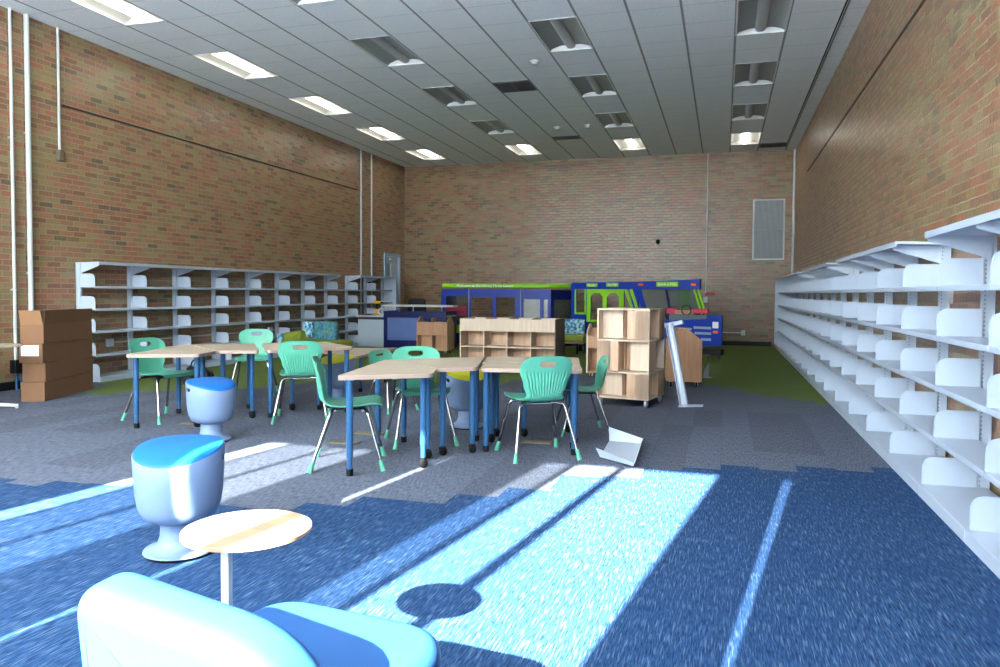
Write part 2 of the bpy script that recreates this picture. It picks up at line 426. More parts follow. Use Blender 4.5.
# ------------------------------------------------------------------ room shell
b = BM(); box(b, XL-.2, XR+.2, YF-.2, YB+.2, -.12, 0); struct('floor', b, M['carpet'])
b = BM(); box(b, XL-.2, XL, YF-.2, YB+.2, 0, ZC+.35)
holes_door = (17.22, 18.05, 0.0, 2.13)
b.free(); b = BM()
# side wall with the door opening (built in a rotated frame: local x -> world Y)
RY = Matrix(((0, 1, 0, 0), (1, 0, 0, 0), (0, 0, 1, 0), (0, 0, 0, 1)))
holes_panel(b, YF-.2, YB+.2, 0, ZC+.35, XL-.2, XL, [(17.22, 18.05, 0.0, 2.13)], RY); struct('wall_left', b, M['brick_y'])
b = BM(); box(b, XR, XR+.2, YF-.2, YB+.2, 0, ZC+.35); struct('wall_right', b, M['brick_y'])
b = BM(); box(b, XL-.2, XR+.2, YB, YB+.2, 0, ZC+.35); struct('wall_back', b, M['brick_x'])

# front wall behind the camera: tall window bank under a brick header
WZ0, WZ1 = 0.12, 3.565
b = BM(); holes_panel(b, XL-.2, XR+.2, 0, ZC+.35, YF-.2, YF-.02, [(-7.9, 0.85, WZ0, WZ1), (-7.9, 1.3, 3.62, 4.42)]); struct('wall_front', b, M['brick_x'])
# mullions and clear / shaded bays (x ranges along the wall)
wins = [(-7.9, -4.32, 'shade'), (-4.32, -4.15, 'clear'), (-4.126, -3.79, 'mesh'), (-3.746, -3.41, 'mesh'), (-3.41, -2.795, 'shade'), (-2.795, -2.773, 'clear'),
        (-2.773, -2.076, 'shade'), (-2.076, -1.906, 'mesh'), (-1.856, -1.58, 'clear'), (-1.518, -0.916, 'clear'), (-0.916, -0.487, 'shade'),
        (-0.487, -0.475, 'clear'), (-0.475, 0.85, 'shade')]
b = BM()
for x0, x1 in ((-4.15, -4.126), (-3.79, -3.746), (-1.906, -1.856), (-1.58, -1.518), (-7.9, -7.86), (0.81, 0.85), (-6.1, -6.06)):
    box(b, x0, x1, YF-.10, YF-.02, WZ0, WZ1)
box(b, -7.9, .85, YF-.10, YF-.02, WZ0, WZ0+.04); box(b, -7.9, .85, YF-.10, YF-.02, WZ1-.004, WZ1)
wf = struct('window_1', b, M['frame'])
b = BM(); box(b, -7.88, .83, YF-.075, YF-.069, WZ0+.02, WZ1-.002); part('window_pane', b, M['glass'], wf)
for x0, x1, kd in wins:
    if kd == 'clear': continue
    for z0, z1, mm in (((WZ0, WZ1, 'shade_low'),) if x1 > -.6 else ((WZ0, 1.7, 'shade_low'), (1.7, WZ1, 'shade')) if kd == 'shade' else ((WZ0, WZ1, 'mesh'),)):  # lower and right-hand panels made dim to hold back light
        b = BM(); vs = [b.verts.new(p) for p in ((x0, YF-.03, z0), (x1, YF-.03, z0), (x1, YF-.03, z1), (x0, YF-.03, z1))]; b.faces.new(vs)
        part('roller_shade', b, M[mm], wf)
b = BM(); holes_panel(b, -7.9, 1.3, 3.62, 4.42, YF-.10, YF-.05, [(-7.86+2.285*k, -5.62+2.285*k, 3.65, 4.39) for k in range(4)]); wc = struct('added_clerestory', b, M['frame'])  # unseen clerestory, added to brighten the ceiling and room
b = BM(); vs = [b.verts.new(p) for p in ((-7.88, YF-.045, 3.63), (1.28, YF-.045, 3.63), (1.28, YF-.045, 4.41), (-7.88, YF-.045, 4.41))]; b.faces.new(vs); part('added_fill_pane', b, M['shade'], wc)  # translucent sheet added as a source of extra fill light
b = BM(); box(b, -40, 30, -40, YF-.2, -.14, -.02); struct('ground', b, M['concrete'])

b = BM(); box(b, XL+.001, XR-.45, YB-.014, YB, 0, .10); struct('baseboard_back', b, M['base'])
RYm = None
b = BM(); box(b, XL, XL+.012, 5.0, 7.7, 0, .10); box(b, XL, XL+.012, YF, 5.0, 0, .10); struct('baseboard_left', b, M['base'])

# ceiling grid with openings for the light troffers
cols_ = [-8, -4, 0, 4]; rows_ = [-20, -16, -12, -8, -4, 0, 4, 8, 12]
def wX(u): return (u-U0)*T
def wY(v): return (v-V0)*T
fix_cells = {(c, r+k) for c in cols_ for r in rows_ for k in (0, 1)}
vent_cells = {(-2, 4): 'v', (-2, 11): 'v2', (5, 14): 'v3'}
b = BM(); V = {}
us = list(range(-10, 8)); vs_ = list(range(-23, 17))
def cv(u, v):
    k = (round(u, 3), round(v, 3))
    if k not in V: V[k] = b.verts.new((min(max(wX(u), XL), XR), min(max(wY(v), YF), YB), ZC))
    return V[k]
for u in us:
    for v in vs_:
        if wX(u+1) <= XL or wX(u) >= XR or wY(v+1) <= YF or wY(v) >= YB: continue
        if (u, v) in fix_cells and wY(v) > YF: continue
        if u == 5:      # linear slot diffuser beside column 6
            pass
        b.faces.new((cv(u, v), cv(u, v+1), cv(u+1, v+1), cv(u+1, v)))
struct('ceiling', b, M['ceil'])
b = BM(); box(b, XL-.2, XR+.2, YF-.2, YB+.2, ZC+.30, ZC+.36); struct('ceiling_deck', b, M['darkvoid'])

def troffer(lit, nm, label, loc):
    t = thing('ceiling_light', label, 'ceiling light', loc, 0, 'troffer lights in the ceiling')
    W, Ln, D = T-.03, 2*T-.03, .068
    bo = BM()
    # curved reflector wings, open towards the room
    prof = []
    for k in range(9):
        a = k/8*PI/2
        prof.append((-W/2+(W/2-.075)*(1-math.cos(a)), D*math.sin(a)))
    prof2 = [(-x, z) for x, z in reversed(prof)]
    allp = prof+prof2
    th = .004
    up = [(x, z+th) for x, z in reversed(allp)]
    extrude_poly(bo, [(x, -Ln/2, z+.001) for x, z in allp+up], (0, Ln, 0))
    part('reflector', bo, M['glowtrof' if lit else 'wing'], t, True)
    for s in (-1, 1):
        bo = BM()
        pts = [(-W/2, s*Ln/2, 0), (-W/2, s*Ln/2, D+.01), (W/2, s*Ln/2, D+.01), (W/2, s*Ln/2, 0)]
        extrude_poly(bo, pts, (0, s*.008, 0))
        # sloped end lip
        extrude_poly(bo, [(-W/2, s*Ln/2, 0), (W/2, s*Ln/2, 0), (W/2*.5, s*(Ln/2-.05), .05), (-W/2*.5, s*(Ln/2-.05), .05)], (0, 0, .004))
        part('end_plate', bo, M['glowtrof' if lit else 'troffer'], t)
    bo = BM()
    h = [( .07*math.cos(a), D-.010-.048*math.sin(a)) for a in [k/10*PI for k in range(11)]]
    extrude_poly(bo, [(x, -Ln/2+.02, z) for x, z in h], (0, Ln-.04, 0))
    part('lamp_basket', bo, M['lamp' if lit else 'perf'], t, True)
    bo = BM(); w = .012
    holes_panel(bo, -W/2-.014, W/2+.014, -Ln/2-.014, Ln/2+.014, -.006, .002, [(-W/2+.004, W/2-.004, -Ln/2+.004, Ln/2-.004)], Matrix(((1, 0, 0, 0), (0, 0, 1, 0), (0, 1, 0, 0), (0, 0, 0, 1))))
    part('rim', bo, M['troffer'], t)
    return t
nth = ['nearest the camera', 'second from the camera', 'third from the camera', 'fourth from the camera', 'farthest from the camera']
cname = {-8: 'row beside left wall', -4: 'second row from left wall', 0: 'third row from left wall', 4: 'row beside right wall'}
protoL = {}
for c in cols_:
    for r in rows_:
        if wY(r) < YF: continue
        lit = (c == -8) or (r == 12)
        where = {12: 'nearest the back wall', 8: 'second from back', 4: 'third from back', 0: 'fourth from back', -4: 'fifth from back', -8: 'sixth from back', -12: 'seventh from back', -16: 'eighth from back'}.get(r, 'ninth from back')
        lab = f"{'glowing' if lit else 'unlit'} ceiling light, {where}, {cname[c]}"
        loc = (wX(c+.5), wY(r+1), ZC)
        if lit not in protoL: protoL[lit] = troffer(lit, '', lab, loc)
        else:
            o = copy_tree(protoL[lit]); o.location = loc; o['label'] = lab
# grilles, detectors, slot diffuser
def grille(label, x0, x1, y0, y1):
    t = thing('air_grille', label, 'air vent', ((x0+x1)/2, (y0+y1)/2, ZC), 0, 'air grilles in the ceiling')
    w, d = (x1-x0)/2, (y1-y0)/2
    RZ = Matrix(((1, 0, 0, 0), (0, 0, 1, 0), (0, 1, 0, 0), (0, 0, 0, 1)))
    bo = BM(); holes_panel(bo, -w, w, -d, d, -.012, 0, [(-w+.03, w-.03, -d+.03, d-.03)], RZ); part('rim', bo, M['vent'], t)
    bo = BM(); box(bo, -w+.03, w-.03, -d+.03, d-.03, -.003, -.001); part('duct_shade_sheet', bo, M['darkvoid'], t)  # dark sheet painted in for the shade inside the duct
    bo = BM()
    k = int((2*d-.06)/.045)
    for i in range(k):
        y = -d+.05+i*.045
        box(bo, -w+.03, w-.03, -.014, .014, -.001, .001, mat=Matrix.Translation((0, y, -.012)) @ Matrix.Rotation(.7, 4, 'X'))
    box(bo, -.006, .006, -d+.03, d-.03, -.02, -.002)
    part('blade', bo, M['vent'], t)
grille('dark louvered air grille in the ceiling, nearer of the two near the middle', wX(-1.97), wX(-1.03), wY(4.0), wY(4.95))
grille('small dark air grille in the ceiling, farther of the two near the middle', wX(-1.97), wX(-1.03), wY(10.95), wY(11.45))
grille('dark air grille in the ceiling corner by the right wall', wX(5.02), wX(5.98), wY(14.0), wY(14.75))
b = BM()
for (x0, x1) in ((1.268, 1.288), (1.296, 1.303)): box(b, x0, x1, YF+.1, YB-.6, ZC-.006, ZC-.0005)
struct('trim_1', b, M['darkvoid'])
b = BM(); box(b, 1.262, 1.268, YF+.1, YB-.6, ZC-.012, ZC); box(b, 1.288, 1.296, YF+.1, YB-.6, ZC-.012, ZC); struct('trim_2', b, M['troffer'])
for x, y, lab in ((-2.64, 10.53, 'white ceiling detector nearest the camera'), (-3.24, 14.78, 'white ceiling detector beside the small far grille, on its left'), (-2.62, 14.76, 'white ceiling detector right of the small far grille')):
    t = thing('smoke_detector', lab, 'detector', (x, y, ZC), 0, 'ceiling detectors')
    bo = BM(); lathe(bo, [(0, 0), (.07, 0), (.07, -.02), (0, -.02)], 20); part('base_ring', bo, M['whitepipe'], t, True)
    bo = BM(); lathe(bo, [(0, -.02), (.05, -.02), (.055, -.035), (.04, -.055), (0, -.06)], 20); part('sensor_dome', bo, M['whitepipe'], t, True)

# wall seams
b = BM(); box(b, XL, XL+.012, 7.67, 15.75, 3.55, 3.572); struct('trim_3', b, M['seam'])
b = BM(); box(b, XR-.008, XR, 2.0, 15.8, 3.595, 3.62); struct('trim_4', b, M['seam'])
# white cove strip where side wall meets ceiling
# door in the far left corner
b = BM()
holes_panel(b, 17.16, 18.11, 0, 2.19, XL-.10, XL+.03, [(17.24, 18.03, 0.0, 2.11)], RY); dr = struct('door_1', b, M['doorgrey'])
b = BM(); holes_panel(b, 17.24, 18.03, 0.01, 2.11, XL-.06, XL-.015, [(17.34, 17.62, 1.1, 1.95)], RY); dl = part('door_leaf', b, M['doorleaf'], dr)
b = BM(); box(b, XL-.045, XL-.03, 17.33, 17.63, 1.09, 1.96); part('door_glass', b, M['pane'], dl)
b = BM(); box(b, XL-.02, XL+.03, 17.5, 17.78, 2.02, 2.08, .006); tube(b, [(XL+.02, 17.52, 2.05), (XL+.12, 17.7, 2.06), (XL+.03, 17.95, 2.07)], .008, 8); part('door_closer', b, M['steel'], dl)
b = BM(); tube(b, smoothpath([(XL-.02, 17.30, 1.0), (XL+.05, 17.30, 1.0), (XL+.05, 17.42, 1.0)], .02), .01, 8); part('door_handle', b, M['steel'], dl, True)
b = BM(); box(b, XL-.9, XL-.25, 16.9, 18.4, 0, 2.4); struct('wall_corridor', b, M['doorleaf'])

# ------------------------------------------------------------------ pipes, conduits, wall devices
def pipe(label, pts, r, name='wall_conduit', mat=None, extra=None, clips=()):
    t = thing(name, label, 'conduit', pts[0], 0)
    p0 = Vector(pts[0])
    bo = BM(); tube(bo, smoothpath([Vector(p)-p0 for p in pts], .04), r, 10); part('pipe', bo, mat or M['whitepipe'], t, True)
    for c in clips:
        bo = BM(); c = Vector(c)-p0; box(bo, c.x-.02, c.x+.02, c.y-.03, c.y+.03, c.z-.01, c.z+.01, .003); part('pipe_clip', bo, M['whitepipe'], t)
    return t
pipe('thin white wall pipe left of the thicker one, ending at a dark box', [(XL+.03, 6.93, .36), (XL+.03, 6.93, ZC)], .019, clips=[(XL+.02, 6.93, 1.2), (XL+.02, 6.93, 3.0)])
pipe('thick white pipe down the brick wall behind the cardboard boxes', [(XL+.04, 7.14, .0), (XL+.04, 7.14, ZC)], .030, clips=[(XL+.02, 7.14, 1.4), (XL+.02, 7.14, 3.1)])
t = pipe('short white pipe from the ceiling ending in a small box on the brick wall', [(XL+.025, 7.6, 2.98), (XL+.025, 7.6, ZC)], .017)
bo = BM(); box(bo, -.02, .035, -.04, .04, -.14, .0, .006); bx_ = part('junction_box', bo, M['brass'], t)
pipe('thin white pipe on the brick wall above the far short shelving, nearer one', [(XL+.03, 15.87, .03), (XL+.03, 15.87, ZC)], .020)
pipe('thin white pipe on the brick wall above the far short shelving, nearer the corner', [(XL+.03, 16.42, 0), (XL+.03, 16.42, ZC)], .022)
pipe('grey white pipe down the back brick wall, right of the blue truck', [(-.40, YB-.025, 1.2), (-.40, YB-.025, ZC)], .018)
pipe('white pipe in the back right corner of the brick walls', [(XR-.03, YB-.035, 0), (XR-.03, YB-.035, ZC)], .028)
# dark box and legs at the foot of the thin pipe
t = thing('junction_box', 'dark electrical box low on the brick wall beside the cardboard boxes', 'electrical box', (XL, 6.93, .2))
bo = BM(); box(bo, 0, .09, -.06, .08, 0, .16, .008); part('box_body', bo, M['black'], t)
bo = BM(); tube(bo, [(.04, -.01, 0), (.04, .0, -.2)], .016, 8); part('conduit_stub', bo, M['legblue'], t, True)
bo = BM(); tube(bo, [(.04, .055, 0), (.04, .06, -.2)], .012, 8); part('conduit_stub', bo, M['legblue'], t, True)
# alarm devices on the back wall
t = thing('alarm_pull', 'red fire alarm lever with grey box below it on the back wall', 'alarm', (-.33, YB, 1.0))
bo = BM(); box(bo, -.09, .13, -.05, 0, .17, .235, .006); part('red_lever', bo, M['red'], t)
bo = BM(); box(bo, -.13, -.03, -.06, 0, .0, .14, .008); part('box_body', bo, M['whitepipe'], t)
t = thing('wall_speaker', 'small dark round device high on the back brick wall', 'wall device', (-1.536, YB, 2.449))
bo = BM(); lathe(bo, [(0, 0), (.055, 0), (.055, -.03), (.03, -.045), (0, -.045)], 18, mat=Matrix.Rotation(-PI/2, 4, 'X') @ Matrix.Scale(1, 4)); part('casing', bo, M['black'], t, True)
bo = BM(); lathe(bo, [(0, 0), (.018, 0), (.018, -.01), (0, -.012)], 12, mat=Matrix.Translation((0, -.045, 0)) @ Matrix.Rotation(-PI/2, 4, 'X')); part('lens', bo, M['whitepipe'], t, True)
for o in t.children: o.rotation_euler = (PI, 0, 0); o.location = (0, 0, 0)
t = pipe('white conduit with outlet box low on the back wall right of the truck', [(-1.0, YB-.02, .305), (.42, YB-.02, .305)], .014)
bo = BM(); box(bo, 1.41, 1.50, -.03, .02, -.06, .06, .006); part('outlet_box', bo, M['whitepipe'], t)
# louvred panel
t = thing('wall_louver', 'tall white framed louver panel on the back brick wall', 'louver', (.97, YB, 2.0))
bo = BM(); holes_panel(bo, -.35, .35, 0, 1.40, -.05, 0, [(-.315, .315, .035, 1.365)]); part('rim', bo, M['whitepipe'], t)
bo = BM(); box(bo, -.315, .315, -.012, -.002, .035, 1.365); part('backing', bo, M['louvdark'], t)
bo = BM()
for i in range(24):
    x = -.30+i*.0262
    box(bo, -.003, .003, -.014, .014, .035, 1.365, mat=Matrix.Translation((x, -.028, 0)) @ Matrix.Rotation(.6, 4, 'Z'))
part('fin', bo, M['louver'], t)
bo = BM(); box(bo, -.315, .315, -.046, -.040, .69, .705); part('mid_rail', bo, M['louver'], t)

# ------------------------------------------------------------------ steel shelving
BW = 0.914
def bracket_plate(bm, x, y0, y1, z0, h, th=.003):
    poly = rounded([(y0, z0), (y1, z0), (y1, z0+h), (y0, z0+h)], [0, 0.006, .07, .004], 6)
    extrude_poly(bm, [(x-th/2, y, z) for y, z in poly], (th, 0, 0))
LEV = [.355, .665, .958, 1.253]
def bay_parts(t, w, canopy, last, endpanel=False, endstart=False, cs=0.0):
    def up(x):
        bo = BM(); x += .018 if x < .1 else -.018; box(bo, x-.016, x+.016, .02, .088, 0, 1.56, .003, 1); box(bo, x-.018, x+.024, .02, .03, 0, 1.56); part('upright', bo, M['upright'], t)
    up(0.0)
    if last and not endpanel: up(w)
    bo = BM(); box(bo, .004, w-.004, .03, .397, .0, .07, .003, 1); part('base_shelf', bo, M['white'], t)
    for z in LEV:
        bo = BM(); box(bo, .004, w-.004, .092, .318, z-.016, z, .002, 1); box(bo, .004, w-.004, .312, .323, z-.030, z+.001, .002, 1)
        s = part('shelf', bo, M['white'], t)
    for x in (.010, w-.010):
        for z in LEV:
            bo = BM(); bracket_plate(bo, x, .085, .318, z-.002, .165); part('shelf_bracket', bo, M['white'], t)
        bo = BM(); bracket_plate(bo, x, .09, .375, .068, .165); part('shelf_bracket', bo, M['white'], t)
    if canopy:
        bo = BM(); extrude_poly(bo, [(cs, .02, 1.545), (cs, .02, 1.562), (cs, .395, 1.572), (cs, .395, 1.535), (cs, .385, 1.535), (cs, .385, 1.555)], (w-cs, 0, 0)); part('canopy', bo, M['white'], t)
        for x in (.012, w-.015):
            bo = BM(); extrude_poly(bo, [(x, .05, 1.41), (x, .05, 1.546), (x, .383, 1.553), (x, .383, 1.520)], (.003, 0, 0)); part('canopy_bracket', bo, M['white'], t)
    if endpanel:
        bo = BM(); box(bo, w-.002, w+.018, .01, .395, 0, 1.562, .002, 1); part('end_panel', bo, M['white'], t)
    if endstart:
        bo = BM(); box(bo, -.05, -.03, .01, .10, 0, 1.60, .002, 1); part('end_panel', bo, M['white'], t)
ords = ['first', 'second', 'third', 'fourth', 'fifth', 'sixth', 'seventh', 'eighth', 'ninth', 'tenth', 'eleventh', 'twelfth', 'thirteenth', 'fourteenth', 'fifteenth', 'sixteenth', 'seventeenth', 'eighteenth', 'nineteenth']
protoB = {}
def bay(side, i, y, w, canopy, last, label, endpanel=False, endstart=False, cs=0.0):
    grp = 'white shelving bays on the %s wall' % side
    loc, rz = ((XR, y, 0), PI/2) if side == 'right' else ((XL, y+w, 0), -PI/2)
    key = (cs, round(w, 3), canopy, last, endpanel, endstart)
    if key in protoB:
        t = copy_tree(protoB[key]); t.location = loc; t.rotation_euler = (0, 0, rz); t['label'] = label; t['group'] = grp; return t
    t = thing('shelving_bay', label, 'shelving', loc, rz, grp)
    bay_parts(t, w, canopy, last, endpanel, endstart, cs); protoB[key] = t
    return t
ys = 4.99 - 5*BW
for k in range(20):
    y = ys+k*BW
    last = y+BW > YB-.03
    w = BW if not last else YB-.05-y
    if w < .2: break
    gap = (k-5) in (0, 4, 8)
    pos = k-2
    if pos < 0: lab = 'empty white steel wall shelving bay on the right wall beside the camera'
    else: lab = f"white right wall shelving bay, {ords[pos]} from the near edge of view" + (', without top canopy' if gap else '')
    bay('right', k, y, w, not gap, last, lab, endpanel=last, cs=-.12 if (k-5) in (1, 5, 9) else 0.0)
    if last: break
# left: local x runs towards the camera, so the near end carries the closing upright
yl = 7.83
for k in range(10):
    y = yl+k*BW
    gap = k == 7
    lab = f"white left wall shelving bay, {ords[k]} from the cardboard boxes" + (', without top canopy' if gap else '')
    bay('left', k, y, BW, not gap, k == 0, lab)
t = thing('shelf_end_panel', 'tall pale end panel closing the far left shelving beside the door', 'panel', (XL, yl+10*BW+.02, 0))
bo = BM(); box(bo, .01, .40, 0, .02, 0, 1.565, .003, 1); part('panel_sheet', bo, M['white'], t)
bo = BM(); box(bo, .01, .03, -.0, .024, 0, 1.565); part('edge_flange', bo, M['white'], t)
# conduits running behind the shelves, low on the walls
t = pipe('low white conduit with outlet boxes behind the left shelving', [(XL+.015, 8.42, .475), (XL+.015, 15.7, .475)], .011)
for yy in (8.37-8.42, 12.2-8.42):
    bo = BM(); box(bo, -.01, .03, yy-.06, yy+.06, -.055, .055, .006); part('outlet_box', bo, M['steel'], t)
pipe('low white conduit behind the right shelving', [(XR-.015, 1.5, .52), (XR-.015, 14.0, .52)], .014)
t = thing('wall_outlet', 'small white outlet box on the right brick wall above the second shelf', 'outlet', (XR, 5.93, 1.19))
bo = BM(); box(bo, -.03, 0, -.03, .03, -.05, .05, .005); part('cover', bo, M['whitepipe'], t)
bo = BM(); box(bo, -.034, -.028, -.012, .012, -.03, .03, .002); part('socket', bo, M['vent'], t)

# ------------------------------------------------------------------ chairs
def chair_shell():
    prof = [(.215, .405), (.222, .422), (.205, .434), (.15, .432), (.05, .420), (-.05, .415), (-.13, .420), (-.175, .440), (-.195, .480), (-.205, .54), (-.215, .60), (-.228, .66), (-.238, .71), (-.250, .752)]
    P = [Vector((y, z)) for y, z in prof]
    # resample
    d = [0]
    for a, c in zip(P, P[1:]): d.append(d[-1]+(c-a).length)
    Ltot = d[-1]; R = 64; Cn = 92
    def at(s):
        for i in range(len(d)-1):
            if s <= d[i+1]+1e-9:
                t = (s-d[i])/(d[i+1]-d[i]); p0 = P[max(i-1, 0)]; p1 = P[i]; p2 = P[i+1]; p3 = P[min(i+2, len(P)-1)]
                return 0.5*((2*p1)+(p2-p0)*t+(2*p0-5*p1+4*p2-p3)*t*t+(-p0+3*p1-3*p2+p3)*t**3)
        return P[-1]
    wk = [(0, .155), (.03, .185), (.12, .205), (.30, .208), (.42, .192), (.52, .150), (.60, .136), (.72, .166), (.84, .196), (.91, .194), (.955, .172), (.985, .125), (1.0, .060)]
    def width(f):
        for (a, wa), (c, wb) in zip(wk, wk[1:]):
            if f <= c+1e-9:
                t = (f-a)/(c-a); t = t*t*(3-2*t) if c < .9 else t
                return wa+(wb-wa)*t
        return wk[-1][1]
    bm = BM(); G = []
    for i in range(R+1):
        f = i/R; f2 = f if f < .9 else .9+.1*math.sin((f-.9)/.1*PI/2)
        s = f2*Ltot; p = at(s); pn = (at(min(s+.004, Ltot))-at(max(s-.004, 0))).normalized(); nrm = Vector((pn.y, -pn.x))   # side facing up/forward
        w = width(f2); row = []
        for j in range(Cn+1):
            q = j/Cn*2-1; x = q*w
            cup = (q*q)*(.013 if f < .5 else .013+.011*min(1, (f-.5)/.15))+ (q**8)*.007
            if f < .1: cup *= f/.1
            if f > .86: cup *= max(0, (1-f)/.14)
            rib = 0
            if .58 < f < .85 and abs(q) < .86:
                rib = -.0038*(1+math.cos(q*15*PI))*min(1, (f-.58)/.03, (.85-f)/.05)
            off = cup
            row.append((bm.verts.new((x, p.x+nrm.x*off, p.y+nrm.y*off)), nrm, rib))
        G.append(row)
    # second sheet behind for thickness with ribs on the back side
    H = []
    th = .0065
    for row in G:
        H.append([bm.verts.new((v.co.x, v.co.y-n.x*(th-r), v.co.z-n.y*(th-r))) for v, n, r in row])
    g = [[v for v, n, r in row] for row in G]
    for i in range(R):
        for j in range(Cn):
            bm.faces.new((g[i][j], g[i][j+1], g[i+1][j+1], g[i+1][j])); bm.faces.new((H[i][j], H[i+1][j], H[i+1][j+1], H[i][j+1]))
    for i in range(R):
        bm.faces.new((g[i][0], g[i+1][0], H[i+1][0], H[i][0])); bm.faces.new((g[i][Cn], H[i][Cn], H[i+1][Cn], g[i+1][Cn]))
    for j in range(Cn):
        bm.faces.new((g[0][j], H[0][j], H[0][j+1], g[0][j+1])); bm.faces.new((g[R][j], g[R][j+1], H[R][j+1], H[R][j]))
    cut = BM()
    poly = [(.062*math.copysign(abs(math.cos(a))**.9, math.cos(a)), .694+.022*math.sin(a)+(.006 if math.sin(a) > 0 else -.002)*abs(math.cos(a))) for a in [2*PI*k/28 for k in range(28)]]
    extrude_poly(cut, [(x, -.40, z) for x, z in poly], (0, .35, 0))
    return boolean_cut(bm, cut)
def make_chair(label, loc, rz):
    t = thing('student_chair', label, 'chair', loc, rz, 'green student chairs')
    part('seat_shell', chair_shell(), M['green'], t, True)
    legs = {}
    for s in (-1, 1):
        for e, (fy, ty) in (('front', (.215, .12)), ('rear', (-.235, -.12))):
            foot = Vector((s*.232, fy, .055)); top = Vector((s*.165, ty, .395))
            pts = smoothpath([foot, top+Vector((s*.004, 0, .0)), (s*.085, ty*.85, .405)], .045)
            bo = BM(); tube(bo, pts, .0115, 12); lg = part('leg', bo, M['chrome'], t, True)
            dirv = (top-foot).normalized(); e0 = foot+dirv*.02; e1 = foot-dirv*.055
            e1.z = 0.0
            bo = BM(); tube(bo, [e0, foot-dirv*.012, e1], [.0135, .0155, .019], 12); part('foot_cap', bo, M['greencap'], lg, True)
        bo = BM(); tube(bo, [(s*.085, -.102, .402), (s*.085, .102, .402)], .010, 10); part('seat_rail', bo, M['chrome'], t, True)
    for y in (-.09, .09):
        bo = BM(); tube(bo, [(-.16, y, .397), (.16, y, .397)], .009, 10); part('cross_rail', bo, M['chrome'], t, True)
    bo = BM(); box(bo, -.13, .13, -.10, .10, .400, .412, .004); part('seat_mount', bo, M['black'], t)
    return t
def face(dx, dy): return math.atan2(-dx, dy)
chairs = [
 ('green plastic chair at the far left table, nearest the cardboard boxes', (-5.0, 5.78), (1.0, -.16), 1.0),
 ('green plastic chair behind the rear tables, facing them, before the white shelving', (-5.22, 7.50), (.45, -.89), 1.0),
 ('green plastic chair with ribbed back turned to us at the rear tables', (-3.77, 6.17), (-.45, .89), 1.0),
 ('green plastic chair seen from the side at the near left end of the front tables', (-2.47, 4.66), (.90, .42), 1.0),
 ('green plastic chair behind the front tables, facing us beside the blue table legs', (-2.30, 5.52), (.55, -.83), 1.0),
 ('small green plastic chair mostly hidden behind another green chair', (-3.22, 6.95), (.9, -.42), .80),
 ('green plastic chair with ribbed back turned to us at the front tables', (-1.31, 5.36), (-.54, .84), 1.0),
 ('green plastic chair seen from the side between the front tables and the wooden display tower', (-1.16, 6.36), (-.93, -.37), .87),
]
proto = None
for lab, (x, y), (dx, dy), sc in chairs:
    if proto is None: proto = make_chair(lab, (x, y, 0), face(dx, dy)); c = proto
    else:
        c = copy_tree(proto); c['label'] = lab; c.location = (x, y, 0); c.rotation_euler = (0, 0, face(dx, dy))
    c.scale = (sc, sc, sc)

# ------------------------------------------------------------------ tables
def table(label, corners, legs, h=.655, group='blue legged tables', name='student_table', rad=.05):
    cx = sum(p[0] for p in corners)/len(corners); cy = sum(p[1] for p in corners)/len(corners)
    t = thing(name, label, 'table', (cx, cy, 0), 0, group)
    pts = rounded([(x-cx, y-cy) for x, y in corners], rad, 6)
    bo = BM(); extrude_poly(bo, [(x, y, h-.003) for x, y in pts], (0, 0, .003)); part('tabletop', bo, M['lam'], t)
    bo = BM(); extrude_poly(bo, [(x, y, h-.028) for x, y in pts], (0, 0, .0248)); part('edge_band', bo, M['edge'], t)
    for (x, y, ft) in legs:
        x -= cx; y -= cy
        bo = BM(); z0 = .07 if ft == 'c' else .03
        tube(bo, [(x, y, z0), (x, y, z0+.09)], .018, 14); tube(bo, [(x, y, z0+.09), (x, y, h-.04), (x, y, h-.04), (x, y, h-.028)], [.0225, .0225, .032, .032], 14)
        lg = part('leg', bo, M['legblue'], t, True)
        if ft == 'c':
            bo = BM(); lathe(bo, [(0, -.016), (.022, -.016), (.030, -.010), (.030, .010), (.022, .016), (0, .016)], 16, mat=Matrix.Translation((x+.008, y-.012, .030)) @ Matrix.Rotation(PI/2, 4, 'Y') @ Matrix.Rotation(.5, 4, 'X'))
            tube(bo, [(x, y, .05), (x, y, .075)], .014, 10); box(bo, x-.022, x+.022, y-.028, y+.022, .042, .062, .006)
            part('caster', bo, M['rubber'], lg, True)
        else:
            bo = BM(); tube(bo, [(x, y, 0), (x, y, .045)], [.022, .0245], 14); part('foot_cap', bo, M['rubber'], lg, True)
    return t
table('maple top table with blue legs, near left end of the front group', [(-2.38, 4.30), (-1.855, 4.66), (-1.955, 4.99), (-2.60, 5.50)], [(-2.316, 4.36, 'f'), (-1.95, 4.72, 'c'), (-2.03, 5.0, 'c'), (-2.52, 5.20, 'f')])
table('maple top table with blue legs, middle one of the front group', [(-1.950, 5.0), (-1.715, 5.175), (-1.935, 6.03), (-2.59, 5.51)], [(-1.785, 5.28, 'c'), (-1.90, 5.72, 'f'), (-2.43, 5.48, 'f'), (-1.965, 5.13, 'c')])
table('maple top table with blue legs, front one at the right end of the front group', [(-1.715, 5.25), (-.975, 5.375), (-1.06, 5.75), (-1.85, 5.80)], [(-1.70, 5.35, 'f'), (-1.77, 5.70, 'c'), (-1.045, 5.44, 'f'), (-1.10, 5.68, 'f')], h=.64)
table('maple top table with blue legs, rear one at the right end of the front group', [(-1.86, 5.82), (-1.065, 5.77), (-1.20, 6.42), (-1.97, 6.22)], [(-1.80, 5.95, 'c'), (-1.58, 6.02, 'c'), (-1.12, 5.88, 'f'), (-1.27, 6.32, 'c')], h=.64)
